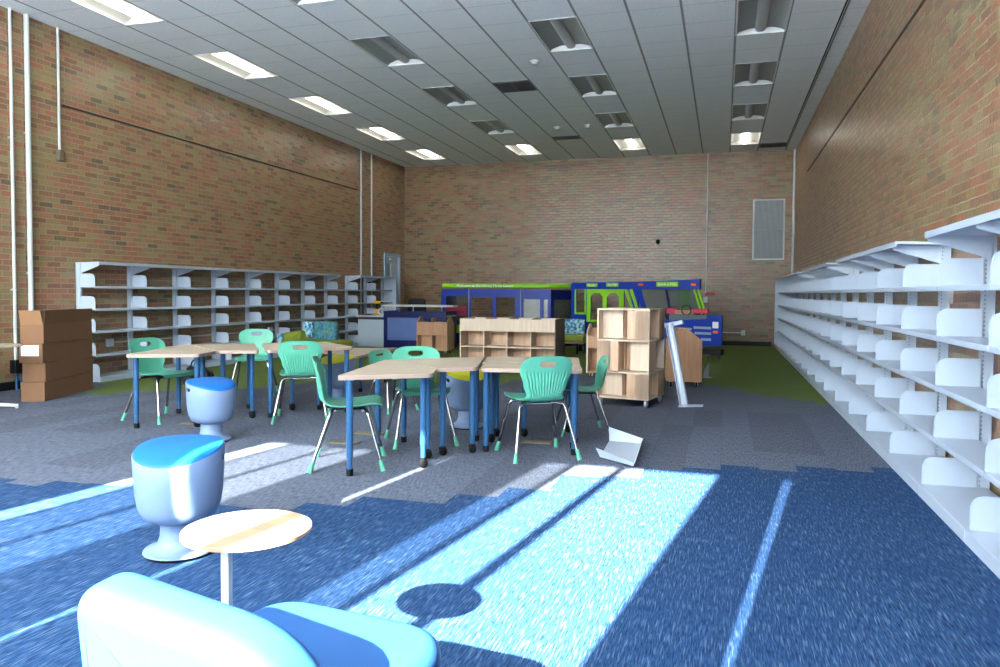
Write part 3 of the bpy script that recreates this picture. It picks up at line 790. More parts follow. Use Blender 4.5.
table('maple top table with blue legs, near left end of the rear group', [(-4.86, 5.16), (-4.32, 5.42), (-4.40, 5.76), (-5.22, 6.36)], [(-4.88, 5.31, 'f'), (-4.42, 5.52, 'c'), (-4.52, 5.72, 'f'), (-5.10, 6.10, 'f')])
table('maple top table with blue legs, second from the left in the rear group', [(-4.405, 5.78), (-4.08, 5.945), (-4.68, 6.74), (-5.20, 6.38)], [(-4.25, 6.08, 'c'), (-4.64, 6.58, 'f'), (-5.02, 6.36, 'f'), (-4.46, 5.93, 'c')])
table('maple top table with blue legs, third from the left in the rear group', [(-4.03, 5.99), (-3.50, 6.68), (-4.10, 7.20), (-4.63, 6.80)], [(-4.11, 6.17, 'f'), (-4.16, 6.62, 'c'), (-3.93, 6.75, 'f'), (-3.58, 6.68, 'f'), (-3.96, 7.02, 'f')])
table('lower maple table with blue legs behind the rear group', [(-4.08, 7.87), (-4.21, 9.29), (-4.79, 9.0), (-4.88, 8.38)], [(-4.16, 8.10, 'f'), (-4.38, 8.10, 'f'), (-4.28, 9.05, 'f'), (-4.72, 8.8, 'f')], h=.45)
# table at the left edge with a pale splayed foot
t = thing('flip_top_table', 'maple table end with a white splayed foot, cut off at the left edge', 'table', (-7.3, 5.55, 0))
pts = rounded([(-.75, -.35), (.50, -.30), (.56, .30), (-.75, .22)], .05)
bo = BM(); extrude_poly(bo, [(x, y, .63) for x, y in pts], (0, 0, .025)); part('tabletop', bo, M['lam'], t)
bo = BM(); tube(bo, [(.12, .05, .05), (.12, .05, .63)], .028, 12); lg = part('leg', bo, M['whitepipe'], t, True)
bo = BM(); tube(bo, [(.12, .05, .075), (.30, .17, .045), (.47, .29, .028)], [.028, .022, .016], 10); tube(bo, [(.12, .05, .075), (-.05, -.2, .05), (-.1, -.3, .028)], [.028, .022, .016], 10); part('foot_bar', bo, M['whitepipe'], lg, True)
bo = BM(); lathe(bo, [(0, 0), (.018, 0), (.018, .014), (0, .014)], 12, (.46, .285, 0)); lathe(bo, [(0, 0), (.018, 0), (.018, .014), (0, .014)], 12, (-.095, -.29, 0)); part('glide', bo, M['whitepipe'], lg, True)

# ------------------------------------------------------------------ wobble stools
def stool(label, loc, rz, cush, hdir, group=None, s=1.0):
    t = thing('wobble_stool', label, 'stool', loc, rz, group or 'cup shaped wobble stools')
    seg = 40
    def rim(a): return .464+.034*math.cos(a)+.018*math.sin(a)**2     # high towards local +x
    outer = [(.0, .150), (.075, .152), (.125, .160), (.158, .180), (.177, .215), (.187, .27), (.193, .35), (.198, 1.0)]
    bm = BM(); R = []
    def ring(r, zf): return [bm.verts.new((r*math.cos(2*PI*k/seg), r*math.sin(2*PI*k/seg), zf(2*PI*k/seg))) for k in range(seg)]
    rings = []
    for r, z in outer[1:-1]:
        q = (z-.16)/(.43-.16)
        rings.append(ring(r, (lambda a, z=z, q=q: .16+(rim(a)-.16)*q)))
    rings.append(ring(.197, lambda a: rim(a)-.004)); rings.append(ring(.194, lambda a: rim(a)+.001)); rings.append(ring(.187, lambda a: rim(a)-.003))
    for r, q in ((.180, .8), (.165, .45), (.14, .2), (.08, .08)): rings.append(ring(r, lambda a, q=q: .17+(rim(a)-.17)*q))
    for A, B in zip(rings, rings[1:]):
        for k in range(seg): bm.faces.new((A[k], A[(k+1) % seg], B[(k+1) % seg], B[k]))
    bm.faces.new(rings[0][::-1]); bm.faces.new(rings[-1])
    cut = BM()
    pl = rounded([(-.045, .0), (-.038, -.030), (.038, -.030), (.045, .0)], .014, 5)
    hz = rim(hdir)-.035
    Mh = Matrix.Rotation(hdir, 4, 'Z')
    vs = extrude_poly(cut, [(.15, x, hz+z) for x, z in pl], (.10, 0, 0)); xf(cut, vs, Mh)
    part('cup', boolean_cut(bm, cut), M['stool'], t, True)
    bm = BM(); rs = []
    for r, dz in ((.186, -.006), (.192, .002), (.188, .010), (.165, .018), (.12, .023), (.06, .025)):
        f = r/.19
        rs.append([bm.verts.new((r*math.cos(a), r*math.sin(a), (.474+(rim(a)-.474)*f**1.6)+dz)) for a in [2*PI*k/seg for k in range(seg)]])
    for A, B in zip(rs, rs[1:]):
        for k in range(seg): bm.faces.new((A[k], A[(k+1) % seg], B[(k+1) % seg], B[k]))
    c = bm.verts.new((0, 0, .497)); [bm.faces.new((rs[-1][k], rs[-1][(k+1) % seg], c)) for k in range(seg)]; bm.faces.new(rs[0][::-1])
    part('cushion', bm, cush, t, True)
    bm = BM(); lathe(bm, [(0, 0.012), (.150, 0.012), (.158, .016), (.156, .024), (.125, .032), (.098, .052), (.086, .085), (.083, .125), (.084, .16), (0, .16)], 36); part('pedestal', bm, M['stool'], t, True)
    bm = BM(); lathe(bm, [(0, 0), (.145, 0), (.152, .012), (0, .012)], 36); part('rubber_base', bm, M['rubber'], t, True)
    t.scale = (s, s, s)
    return t
stool('pale grey wobble stool with blue cushion in the foreground, sunlit on one side', (-2.365, 2.83, 0), 1.85, M['cushblue'], .50-1.85, s=1.0)
stool('pale grey wobble stool with blue cushion beside the rear tables', (-3.91, 5.05, 0), 2.75, M['cushblue'], 4.2-2.75, s=.97)
stool('pale grey wobble stool with yellow cushion behind the front tables', (-2.17, 6.28, 0), 2.2, M['cushyel'], 3.9-2.2)
stool('pale grey wobble stool with yellow cushion behind the rear tables', (-4.03, 7.30+.02, 0), 1.4, M['cushyel'], 0, s=.98)

# ------------------------------------------------------------------ round side table and lounge chair
t = thing('side_table', 'small round maple side table on a white post in the foreground', 'side table', (-1.188, 1.675, 0))
bo = BM(); lathe(bo, [(0, .566), (.160, .566), (.1625, .569), (.1625, .574), (.160, .577), (0, .577)], 64); part('tabletop', bo, M['tablewood'], t, True)
bo = BM(); lathe(bo, [(.1605, .5665), (.1640, .5665), (.1640, .5755), (.1605, .5755)], 64); part('edge_band', bo, M['oak'], t, True)
bo = BM(); box(bo, .014, .037, -.130, -.112, .012, .566, .003); part('post', bo, M['whitepipe'], t)
bo = BM(); box(bo, -.15, .09, -.14, .14, 0, .012, .004); part('base_plate', bo, M['whitepipe'], t)
bo = BM(); box(bo, -.03, .07, -.125, .06, .558, .566, .002); part('mount_plate', bo, M['whitepipe'], t)

t = thing('lounge_chair', 'bright blue upholstered lounge chair with rounded back in the near foreground', 'armchair', (-.835, 1.37, 0), -.12)
def pillow(poly2, radii, plane, lo, hi, bev, mat=None):
    bm = BM(); pts = rounded(poly2, radii, 8)
    if plane == 'xz': vs = extrude_poly(bm, [(x, lo, z) for x, z in pts], (0, hi-lo, 0))
    else: vs = extrude_poly(bm, [(x, y, lo) for x, y in pts], (0, 0, hi-lo))
    bmesh.ops.recalc_face_normals(bm, faces=bm.faces)
    caps = [f for f in bm.faces if len(f.verts) > 6]
    es = list({e for f in caps for e in f.edges})
    bmesh.ops.bevel(bm, geom=es, offset=bev, segments=6, affect='EDGES', profile=.5)
    xf(bm, list(bm.verts), mat)
    return bm
tilt = Matrix.Translation((0, -.21, .25)) @ Matrix.Rotation(-.10, 4, 'X').inverted() @ Matrix.Translation((0, .21, -.25))
tilt = Matrix.Translation((0, -.21, .25)) @ Matrix.Rotation(.10, 4, 'X') @ Matrix.Translation((0, .21, -.25))
part('backrest', pillow([(-.30, .16), (.25, .16), (.24, .60), (-.295, .655)], [.04, .04, .20, .07], 'xz', -.285, -.155, .045, tilt), M['lounge'], t, True)
part('seat', pillow([(-.29, -.20), (.235, -.20), (.235, .27), (-.29, .27)], [.03, .03, .15, .13], 'xy', .25, .42, .040), M['lounge'], t, True)
bo = BM(); extrude_poly(bo, [(x, y, .10) for x, y in rounded([(-.25, -.22), (.20, -.22), (.20, .22), (-.25, .22)], .08)], (0, 0, .16)); part('seat_base', bo, M['lounge'], t, True)
for sx in (-1, 1):
    for sy in (-1, 1):
        bo = BM(); tube(bo, [(sx*.19-.02, sy*.17, 0), (sx*.18-.02, sy*.16, .105)], [.014, .018], 12); part('leg', bo, M['chrome'], t, True)

# ------------------------------------------------------------------ cardboard boxes
ang = math.atan2(1.02, -.37)-PI/2
lab4 = ['long brown cardboard box at the bottom of the stack on the carpet', 'long brown cardboard box second from the bottom of the stack', 'long brown cardboard box with a white shipping label, third in the stack', 'open brown cardboard box with raised flaps on top of the stack']
zs = [0, .212, .414, .625]; hs = [.21, .20, .209, .20]
for i in range(4):
    t = thing('cardboard_box', lab4[i], 'box', (-7.27+[0, .012, -.01, 0][i], 6.74, zs[i]), ang+[0, .012, -.012, .006][i], 'cardboard boxes')
    w, l, h = .245-.006*(i % 2), 1.08, hs[i]
    bo = BM()
    if i < 3:
        box(bo, -w/2, w/2, -l/2, l/2, 0, h, .004); part('carton', bo, M['card'], t)
        bo = BM(); box(bo, -.03, .03, -l/2-.0006, l/2+.0006, h*.2, h+.0006); 
        bo.free()
        bo = BM(); box(bo, -.0015, .0015, -l/2, l/2, h, h+.001); part('flap_seam', bo, M['cardin'], t)
        bo = BM(); box(bo, w/2, w/2+.001, -l/2+.002, -l/2+.008, 0.004, h-.004); part('corner_fold', bo, M['cardin'], t)
    else:
        wall = .006
        holes_panel(bo, -w/2, w/2, -l/2, l/2, 0, h, [(-w/2+wall, w/2-wall, -l/2+wall, l/2-wall)], Matrix(((1, 0, 0, 0), (0, 0, 1, 0), (0, 1, 0, 0), (0, 0, 0, 1))))
        box(bo, -w/2+.002, w/2-.002, -l/2+.002, l/2-.002, 0, .006); part('carton', bo, M['card'], t)
        bo = BM(); extrude_poly(bo, [(w/2-.002, -l/2+.005, h), (w/2-.002, l/2-.005, h), (w/2+.012, l/2-.005, h+.155), (w/2+.012, -l/2+.02, h+.155)], (-.004, 0, 0)); part('flap', bo, M['card'], t)
        bo = BM(); extrude_poly(bo, [(-w/2+.004, -l/2+.002, h), (w/2-.004, -l/2+.002, h), (w/2-.02, -l/2-.03, h+.155), (-w/2+.0, -l/2-.03, h+.155)], (0, .004, 0)); part('flap', bo, M['cardin'], t)
        bo = BM(); extrude_poly(bo, [(-w/2+.002, -l/2+.005, h), (-w/2+.002, l/2-.005, h), (-w/2-.02, l/2-.02, h+.14), (-w/2-.02, -l/2+.02, h+.14)], (.004, 0, 0)); part('flap', bo, M['card'], t)
    if i == 2:
        bo = BM(); box(bo, -.10, .085, -l/2-.0015, -l/2-.0004, .075, .19); lb = part('shipping_label', bo, M['paper'], t)
        bo = BM()
        for k in range(3): box(bo, -.085, .06-.03*k, -l/2-.0022, -l/2-.0014, .09+.018*k, .094+.018*k)
        box(bo, -.10, .085, -l/2-.0022, -l/2-.0014, .138, .146); part('label_print', bo, M['ink'], lb)

# ------------------------------------------------------------------ wooden furniture
def caster(bm, x, y, r=.032, a=0.0):
    lathe(bm, [(0, -.012), (r*.8, -.012), (r, -.008), (r, .008), (r*.8, .012), (0, .012)], 16, mat=Matrix.Translation((x, y, r)) @ Matrix.Rotation(a, 4, 'Z') @ Matrix.Rotation(PI/2, 4, 'Y'))
def casters(t, pts, r=.032, z=.07, tire='rubber'):
    for i, (x, y) in enumerate(pts):
        bo = BM(); box(bo, x-.020, x+.020, y-.022, y+.022, z-.008, z, .002); box(bo, x-.019, x-.015, y-.016, y+.016, r*.6, z-.006); box(bo, x+.015, x+.019, y-.016, y+.016, r*.6, z-.006)
        cs = part('caster', bo, M['steel'], t, True)
        bo = BM(); caster(bo, x, y, r); part('wheel', bo, M[tire], cs, True)

# three tier display tower
t = thing('display_tower', 'tall birch plywood three tier display tower on casters', 'bookcase', (-.955, 8.22, 0), -.20)
w = .288; z0 = .082
bo = BM(); tiers = [(z0, .36), (.36, .70), (.70, 1.025)]
for z in (z0, .352, .692, 1.022): box(bo, -w, w, -w, w, z, z+.018, .002, 1)
part('tier_board', bo, M['ply'], t)
bo = BM()
for i, (a, c) in enumerate(tiers):
    a += .018; c -= .008 if i < 2 else .003
    off = 1 if i % 2 == 0 else -1
    # pinwheel blocks: on each face a solid panel on one side and an open cubby on the other
    for k in range(4):
        R4 = Matrix.Rotation(k*PI/2, 4, 'Z')
        if off > 0: box(bo, .135, w-.001, -w+.001, -w+.016, a, c, mat=R4)
        else: box(bo, -w+.001, -.135, -w+.001, -w+.016, a, c, mat=R4)
        box(bo, off*.143-.008, off*.143+.008, -w+.001, -.045, a, c, mat=R4)
part('side_panel', bo, M['ply'], t)
bo = BM()
for i, (a, c) in enumerate(tiers):
    box(bo, -.10, .10, -.045, -.035, a+.018, c-.008); box(bo, -.10, .10, .035, .045, a+.018, c-.008); box(bo, -.045, -.035, -.10, .10, a+.018, c-.008); box(bo, .035, .045, -.10, .10, a+.018, c-.008)
    for k in range(4):
        R4 = Matrix.Rotation(k*PI/2, 4, 'Z'); off = 1 if i % 2 == 0 else -1
        box(bo, -w+.02 if off > 0 else .09, -.09 if off > 0 else w-.02, -.06, -.05, a+.018, c-.008, mat=R4)
        box(bo, -w+.001 if off > 0 else w-.015, -w+.015 if off > 0 else w-.001, -w+.002, -.05, a+.018, c-.008, mat=R4)
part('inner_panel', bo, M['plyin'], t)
casters(t, [(-.25, -.25), (.25, -.25), (.25, .25), (-.25, .25)], .044, .09, 'steel')

# long double sided book browser
def browser(label, loc, rz, W, D, H, cells, mats, slots=True, rowsz=(.34, .60), leg='casters', back=True):
    front, inside, side = mats
    t = thing('book_browser', label, 'bookcase', loc, rz)
    z0 = .07; th = .018
    bo = BM(); box(bo, -W/2, W/2, 0, D, z0, z0+th); part('bottom_board', bo, front, t)
    for x in (-W/2, W/2-th):
        bo = BM(); box(bo, x, x+th, 0, D, z0+th, H, .002, 1); part('end_panel', bo, side if x > 0 else front, t)
    n = cells; cw = (W-2*th)/n
    bo = BM()
    for i in range(1, n): box(bo, -W/2+th+cw*i-th/2, -W/2+th+cw*i+th/2, .0, D-.001, z0+th, rowsz[1])
    part('divider', bo, front, t)
    for z in rowsz[:-1]:
        bo = BM(); box(bo, -W/2+th, W/2-th, .002, D-.002, z-th/2, z+th/2); part('shelf', bo, front, t)
    bo = BM(); box(bo, -W/2+th, W/2-th, D/2-.008, D/2+.008, z0+th, rowsz[1]); part('back_board', bo, inside, t)
    # bin top: upper front board plus sloping partitions
    bo = BM(); box(bo, -W/2+th, W/2-th, .001, .016, rowsz[1]-.01, H-.006); box(bo, -W/2+th, W/2-th, D-.016, D-.001, rowsz[1]-.01, H-.006); part('front_board', bo, front, t)
    bo = BM(); box(bo, -W/2+th, W/2-th, .016, D-.016, rowsz[1]-.01, rowsz[1]+.006); part('bin_floor', bo, inside, t)
    bo = BM()
    for i in range(1, n):
        x = -W/2+th+cw*i; extrude_poly(bo, [(x-.006, .016, rowsz[1]), (x-.006, D-.016, rowsz[1]), (x-.006, D-.016, H-.006), (x-.006, D/2, H+.012), (x-.006, .016, H-.006)], (.012, 0, 0))
    part('bin_partition', bo, front, t)
    casters(t, [(-W/2+.08, .08), (W/2-.08, .08), (W/2-.08, D-.08), (-W/2+.08, D-.08), (0-.05, .08)], .03, z0)
    return t
browser('long pale birch book browser with four open cubbies, in the middle distance', (-3.26, 11.32, 0), .03, 1.56, .80, .79, 4, (M['ply'], M['plyin'], M['greyply']))
def kids_bin(label, loc, rz, W, D, H, rear=None):
    t = thing('book_bin', label, 'book bin', loc, rz, 'tan wooden book bins')
    z0 = .07; th = .02
    for x in (-W/2, W/2-th):
        bo = BM(); extrude_poly(bo, [(x, 0, z0), (x, D, z0), (x, D, H-.13), (x, D/2+.02, H), (x, D/2-.06, H), (x, 0, H-.10)], (th, 0, 0)); part('end_panel', bo, M['oak'], t)
    bo = BM(); box(bo, -W/2+th, W/2-th, 0, D, z0, z0+th); part('bottom_board', bo, M['oak'], t)
    bo = BM(); box(bo, -W/2+th, W/2-th, D*.45, D*.48, z0+th, H-.12); part('back_board', bo, M['oak'], t)
    bo = BM(); box(bo, -.01, .01, 0, D*.45, z0+th, H-.02); part('divider', bo, M['oak'], t)
    for s in (-1, 1):
        c = s*(W/4)
        # tall sloping front board of each bin
        bo = BM(); extrude_poly(bo, [(c-W/4+.012, .004, .37), (c+W/4-.012, .004, .37), (c+W/4-.012, .004, H-.10), (c+.01, .004, H-.09), (c-.02*s, .004, H-.09), (c-W/4+.012, .004, H-.10)], (0, .016, 0)); part('front_board', bo, M['oak'], t)
        bo = BM(); box(bo, c-W/4+.011, c+W/4-.011, .02, D*.45, .36, .375); part('shelf', bo, M['oak'], t)
    casters(t, [(-W/2+.06, .07), (W/2-.06, .07), (W/2-.06, D-.07), (-W/2+.06, D-.07)], .03, z0)
    return t
kids_bin('tan wooden book bin with two bays in front of the blue desk', (-5.45, 13.62, 0), 0.0, .64, .40, .72)
t = thing('book_bin', 'brown wooden book bin with gabled end, right of the display tower', 'book bin', (-.57, 9.86, 0), .10, 'tan wooden book bins')
H = .76; W = .50; D = .44
for s, y in ((0, 0), (1, D-.02)):
    pass
# gabled end faces +x side of the camera view; the bins open to the left
bo = BM()
extrude_poly(bo, [(.02, .0, .07), (.02, .62, .07), (.02, .62, .62), (.02, .36, .745), (.02, .20, .745), (.02, .0, .66)], (.02, 0, 0))
for v in bo.verts: pass
bo.free()
bo = BM(); pts = [(-.12, 0, .07), (.32, 0, .07), (.32, 0, .60), (.16, 0, .735), (.03, 0, .735), (-.12, 0, .60)]
extrude_poly(bo, pts, (0, .02, 0)); part('end_panel', bo, M['oak'], t)
bo = BM(); extrude_poly(bo, [(x, .60, z) for x, y, z in pts], (0, .02, 0)); part('end_panel', bo, M['oak'], t)
bo = BM(); box(bo, -.12, .32, .02, .60, .07, .09); part('bottom_board', bo, M['oak'], t)
bo = BM(); box(bo, .09, .105, .02, .60, .09, .72); part('divider', bo, M['oak'], t)
bo = BM(); extrude_poly(bo, [(-.12, .02, .36), (-.12, .60, .36), (-.12, .60, .60), (-.12, .02, .60)], (.014, 0, 0)); box(bo, .306, .32, .02, .60, .36, .60); part('front_board', bo, M['oak'], t)
bo = BM(); box(bo, -.106, .306, .02, .60, .35, .362); part('shelf', bo, M['oak'], t)
bo = BM(); extrude_poly(bo, [(-.118, .021, .60), (-.118, .599, .60), (.03, .599, .733), (.03, .021, .733)], (.004, 0, -.012)); part('sloped_lid', bo, M['oak'], t)
casters(t, [(-.06, .06), (.26, .06), (.26, .56), (-.06, .56)], .03, .07)
t = thing('book_bin', 'tan wooden bin mostly hidden behind the left side of the display tower', 'book bin', (-1.62, 10.55, 0), 0, 'tan wooden book bins')
bo = BM(); extrude_poly(bo, [(-.24, 0, .07), (-.24, .5, .07), (-.24, .5, .62), (-.24, .28, .76), (-.24, .20, .76), (-.24, 0, .66)], (.02, 0, 0)); part('end_panel', bo, M['ply'], t)
bo = BM(); extrude_poly(bo, [(.26, 0, .07), (.26, .5, .07), (.26, .5, .62), (.26, .28, .76), (.26, .20, .76), (.26, 0, .66)], (.02, 0, 0)); part('end_panel', bo, M['oak'], t)
bo = BM(); box(bo, -.22, .26, 0, .5, .07, .09); part('bottom_board', bo, M['oak'], t)
bo = BM(); box(bo, -.22, .26, .24, .26, .09, .70); part('back_board', bo, M['oak'], t)
bo = BM(); box(bo, -.22, .26, .01, .025, .42, .60); part('front_board', bo, M['oak'], t)
casters(t, [(-.18, .06), (.2, .06), (.2, .44), (-.18, .44)], .03, .07)

# ------------------------------------------------------------------ leaning upright, tray, shelf piece on floor
t = thing('steel_upright', 'white steel shelving upright leaning on the brown wooden bin', 'metal part', (-.385, 8.12, 0), -.12)
lean = Matrix.Rotation(.22, 4, 'Y').inverted() @ Matrix.Rotation(-.16, 4, 'X')
bo = BM(); box(bo, -.04, -.034, 0, .07, .0, .93, mat=lean); box(bo, .034, .04, 0, .07, 0, .93, mat=lean); box(bo, -.04, .04, .066, .072, 0, .93, mat=lean); part('channel', bo, M['white'], t)
bo = BM(); box(bo, .004, .010, -.004, .02, 0, .92, mat=lean); part('centre_rib', bo, M['steel'], t)
bo = BM(); extrude_poly(bo, [(-.05, -.03, .0), (.17, .10, .0), (.18, .15, .0), (.0, .10, .0)], (0, 0, .02)); part('foot_plate', bo, M['white'], t)
bo = BM(); box(bo, -.06, .14, .03, .10, .885, .925, mat=lean); part('top_bracket', bo, M['white'], t)

t = thing('shelf_tray', 'loose white steel shelf lying upturned on the carpet in the sun', 'metal part', (-.72, 5.62, 0), 0)
# folded sheet: floor plate, two raised end flanges and a raised long edge
A = Vector((-.14, .36, .012)); Bv = Vector((.11, .32, .012)); Cv = Vector((.14, -.46, .012)); Dv = Vector((-.12, -.24, .012))
bo = BM(); extrude_poly(bo, [A, Bv, Cv, Dv], (0, 0, .004)); part('shelf_plate', bo, M['white'], t)
bo = BM(); extrude_poly(bo, [A, Bv, Bv+Vector((.02, .02, .04)), A+Vector((-.01, .03, .11))], (0, .004, 0)); part('end_flange', bo, M['white'], t)
bo = BM(); extrude_poly(bo, [Dv, Cv, Cv+Vector((.01, -.03, .03)), Dv+Vector((-.03, -.02, .07))], (0, -.004, 0)); part('end_flange', bo, M['white'], t)
bo = BM(); extrude_poly(bo, [Bv, Cv, Cv+Vector((.02, -.01, .05)), Bv+Vector((.02, .01, .05))], (.005, 0, 0)); part('long_flange', bo, M['white'], t)
bo = BM(); box(bo, -.125, -.11, -.2, .34, 0, .012); box(bo, .09, .105, -.3, .3, 0, .012); part('underside_hem', bo, M['white'], t)

t = thing('bracket_plate', 'small white steel shelf bracket lying on the green carpet by the brown bin', 'metal part', (-.24, 11.2, 0), .2)
bo = BM(); extrude_poly(bo, [(-.05, -.10, .0), (.05, .0, .0), (.06, .02, .20), (-.02, -.09, .13)], (.004, -.006, 0)); part('plate', bo, M['white'], t)
bo = BM(); extrude_poly(bo, [(-.05, -.10, .0), (.05, .0, .0), (.10, -.05, .0), (0, -.16, .0)], (0, 0, .005)); part('lip', bo, M['white'], t)

# brass floor outlet plates
for x, y, lab, rz in ((-2.86, 5.30, 'tan floor outlet plate under the chair at the left front table', .1), (-2.86, 5.72, 'tan floor outlet plate behind the one under the left front chair', .1), (-1.42, 5.80, 'tan floor outlet plate under the chair with its back to us', .1), (-4.56, 5.66, 'tan floor outlet plate beside the far stool with blue cushion', .1)):
    t = thing('floor_outlet', lab, 'floor outlet', (x, y, 0), rz, 'floor outlet plates')
    bo = BM(); box(bo, -.12, .12, -.055, .055, 0, .008, .003); part('cover_plate', bo, M['brass'], t)
    bo = BM(); box(bo, -.10, -.02, -.035, .035, .008, .011, .001); box(bo, .02, .10, -.035, .035, .008, .011, .001); part('flip_lid', bo, M['brass'], t)

# dark tangle on the floor behind the left tables (chair base and bag)
t = thing('black_bag', 'crumpled black bag on the carpet before the left shelving', 'bag', (-6.30, 7.85, 0), .3)
bm = BM(); bmesh.ops.create_icosphere(bm, subdivisions=4, radius=1.0)
for v in bm.verts:
    n = v.co.copy(); k = 1+.16*math.sin(n.x*7+n.z*5)+.12*math.sin(n.y*9-n.z*6)+.07*math.sin(n.x*17+n.y*13)
    v.co = Vector((n.x*.17*k, n.y*.15*k, max(0, (n.z*.13*k+.115)))) if True else v.co
part('bag_body', bm, M['black'], t, True)
bo = BM(); tube(bo, smoothpath([(-.08, 0, .2), (-.05, .02, .34), (.05, .02, .33), (.09, 0, .2)], .05), .010, 8); part('strap', bo, M['black'], t, True)

# ------------------------------------------------------------------ couch with patterned back
t = thing('modular_couch', 'olive and teal patterned curved couch behind the rear tables', 'couch', (-6.98, 11.8, 0), -.15)
bo = pillow([(-.62, -.30), (.78, -.30), (.78, .32), (-.62, .32)], .12, 'xy', .22, .36, .03); part('seat', bo, M['olive'], t, True)
bo = pillow([(-.25, .24), (.42, .24), (.42, .70), (-.25, .70)], [.02, .02, .08, .08], 'xz', .15, .30, .04); part('backrest', bo, M['teal'], t, True)
bo = pillow([(-.72, .20), (-.25, .20), (-.25, .53), (-.72, .47)], [.02, .02, .06, .08], 'xz', -.12, .16, .05); part('arm', bo, M['olive'], t, True)
bo = pillow([(-.82, .18), (-.66, .18), (-.66, .46), (-.82, .46)], [.02, .02, .05, .05], 'xz', -.16, .14, .03); part('arm_end', bo, M['aqua'], t, True)
bo = pillow([(-.34, .40), (-.10, .40), (-.10, .69), (-.34, .69)], [.02, .02, .06, .06], 'xz', .06, .15, .03); part('side_cushion', bo, M['aqua'], t, True)
t.scale = (.88, .88, .96)
for x, y in ((-.5, -.2), (.65, -.2), (.65, .2), (-.5, .2)):
    bo = BM(); tube(bo, [(x, y, 0), (x, y, .225)], [.018, .024], 10); part('leg', bo, M['black'], t, True)

# bench chair with patterned back
t = thing('guest_chair', 'armless chair with olive seat and aqua patterned back in front of the blue play truck', 'chair', (-2.88, 14.80, 0), .04)
bo = pillow([(-.28, -.27), (.26, -.27), (.26, .26), (-.28, .26)], .06, 'xy', .24, .38, .03); part('seat', bo, M['olive'], t, True)
bo = pillow([(-.26, .37), (.20, .37), (.20, .68), (-.26, .68)], .03, 'xz', .17, .27, .02); part('backrest', bo, M['aqua'], t, True)
bo = BM(); box(bo, -.26, .24, -.25, .24, .205, .24, .004); part('seat_frame', bo, M['oak'], t)
for x, y in ((-.22, -.21), (.12, -.21), (.22, .21), (-.22, .21)):
    bo = BM(); box(bo, x-.02, x+.02, y-.02, y+.02, 0, .206, .003); part('leg', bo, M['black'], t)

# ------------------------------------------------------------------ reception desk and things behind it
t = thing('reception_desk', 'navy blue reception desk with pale counter and frosted panel', 'desk', (-6.3, 14.65, 0), .04)
bo = BM(); holes_panel(bo, -.66, .74, 0, .80, 0, .03, [(-.58, .22, .18, .66)]); part('front_panel', bo, M['navy'], t)
bo = BM(); box(bo, -.58, .22, .012, .022, .18, .66); part('frosted_inset', bo, M['deskpanel'], t)
bo = BM(); box(bo, -.68, .92, -.06, .28, .895, .935, .004); part('counter', bo, M['whitepipe'], t)
bo = BM()
for x in (-.62, -.02, .62): tube(bo, [(x, .09, .80), (x, .09, .896)], .012, 8)
part('standoff', bo, M['steel'], t, True)
bo = BM(); box(bo, -.66, .74, .03, .75, .68, .72, .003); part('work_surface', bo, M['greycab'], t)
for x in (-.66, .71):
    bo = BM(); box(bo, x, x+.03, .03, .75, 0, .80); part('side_panel', bo, M['navy'], t)
t = thing('storage_cabinet', 'light grey laminate cabinet with white top left of the navy desk', 'cabinet', (-7.38, 14.9, 0), .0)
bo = BM(); box(bo, -.33, .32, 0, .5, 0, .60, .004); part('carcass', bo, M['greycab'], t)
bo = BM(); box(bo, -.33, .32, .02, .5, .60, .655); part('recess', bo, M['louvdark'], t)
bo = BM(); box(bo, -.36, .34, -.03, .52, .655, .69, .004); part('top', bo, M['white'], t)
t = thing('power_drill', 'yellow and black tool standing on the grey cabinet', 'tool', (-7.36, 15.1, .69), .4)
bo = BM(); box(bo, -.035, .035, -.03, .03, 0, .14, .01); part('battery_body', bo, M['yellow'], t)
bo = BM(); tube(bo, [(0, 0, .13), (0, 0, .26)], .02, 10); part('grip', bo, M['black'], t, True)
bo = BM(); tube(bo, [(-.06, 0, .28), (.09, 0, .28)], [.035, .03], 12); part('motor_housing', bo, M['yellow'], t, True)
bo = BM(); tube(bo, [(.09, 0, .28), (.14, 0, .28)], [.02, .012], 10); part('chuck', bo, M['black'], t, True)
t = thing('tape_roll', 'white roll standing on the grey cabinet beside the yellow tool', 'roll', (-7.20, 15.03, .69), .2)
bo = BM(); lathe(bo, [(.045, -.02), (.085, -.02), (.085, .02), (.045, .02), (.045, -.02)], 24, mat=Matrix.Translation((0, 0, .085)) @ Matrix.Rotation(PI/2, 4, 'X')); part('tape', bo, M['whitepipe'], t, True)
bo = BM(); lathe(bo, [(.040, -.021), (.0448, -.021), (.0448, .021), (.040, .021), (.040, -.021)], 24, mat=Matrix.Translation((0, 0, .085)) @ Matrix.Rotation(PI/2, 4, 'X')); part('core', bo, M['cardin'], t, True)
t = thing('red_folder', 'dark red flat folder lying on the grey cabinet', 'folder', (-7.56, 15.06, .69), .1)
bo = BM(); box(bo, -.13, .13, -.1, .1, 0, .03, .004); part('cover', bo, M['maroon'], t)
bo = BM(); box(bo, -.125, .132, -.096, .096, .006, .024); part('pages', bo, M['paper'], t)
t = thing('office_chair', 'black office chair back showing above the desk counter', 'chair', (-6.75, 15.75, 0), PI)
bo = pillow([(-.24, .55), (.24, .55), (.21, 1.06), (-.21, 1.06)], [.05, .05, .08, .08], 'xz', -.22, -.16, .02); part('backrest', bo, M['black'], t, True)
bo = pillow([(-.25, -.2), (.25, -.2), (.25, .26), (-.25, .26)], .08, 'xy', .44, .52, .03); part('seat', bo, M['black'], t, True)
bo = BM(); tube(bo, [(0, 0, .08), (0, 0, .45)], .025, 12); part('gas_lift', bo, M['chrome'], t, True)
bo = BM()
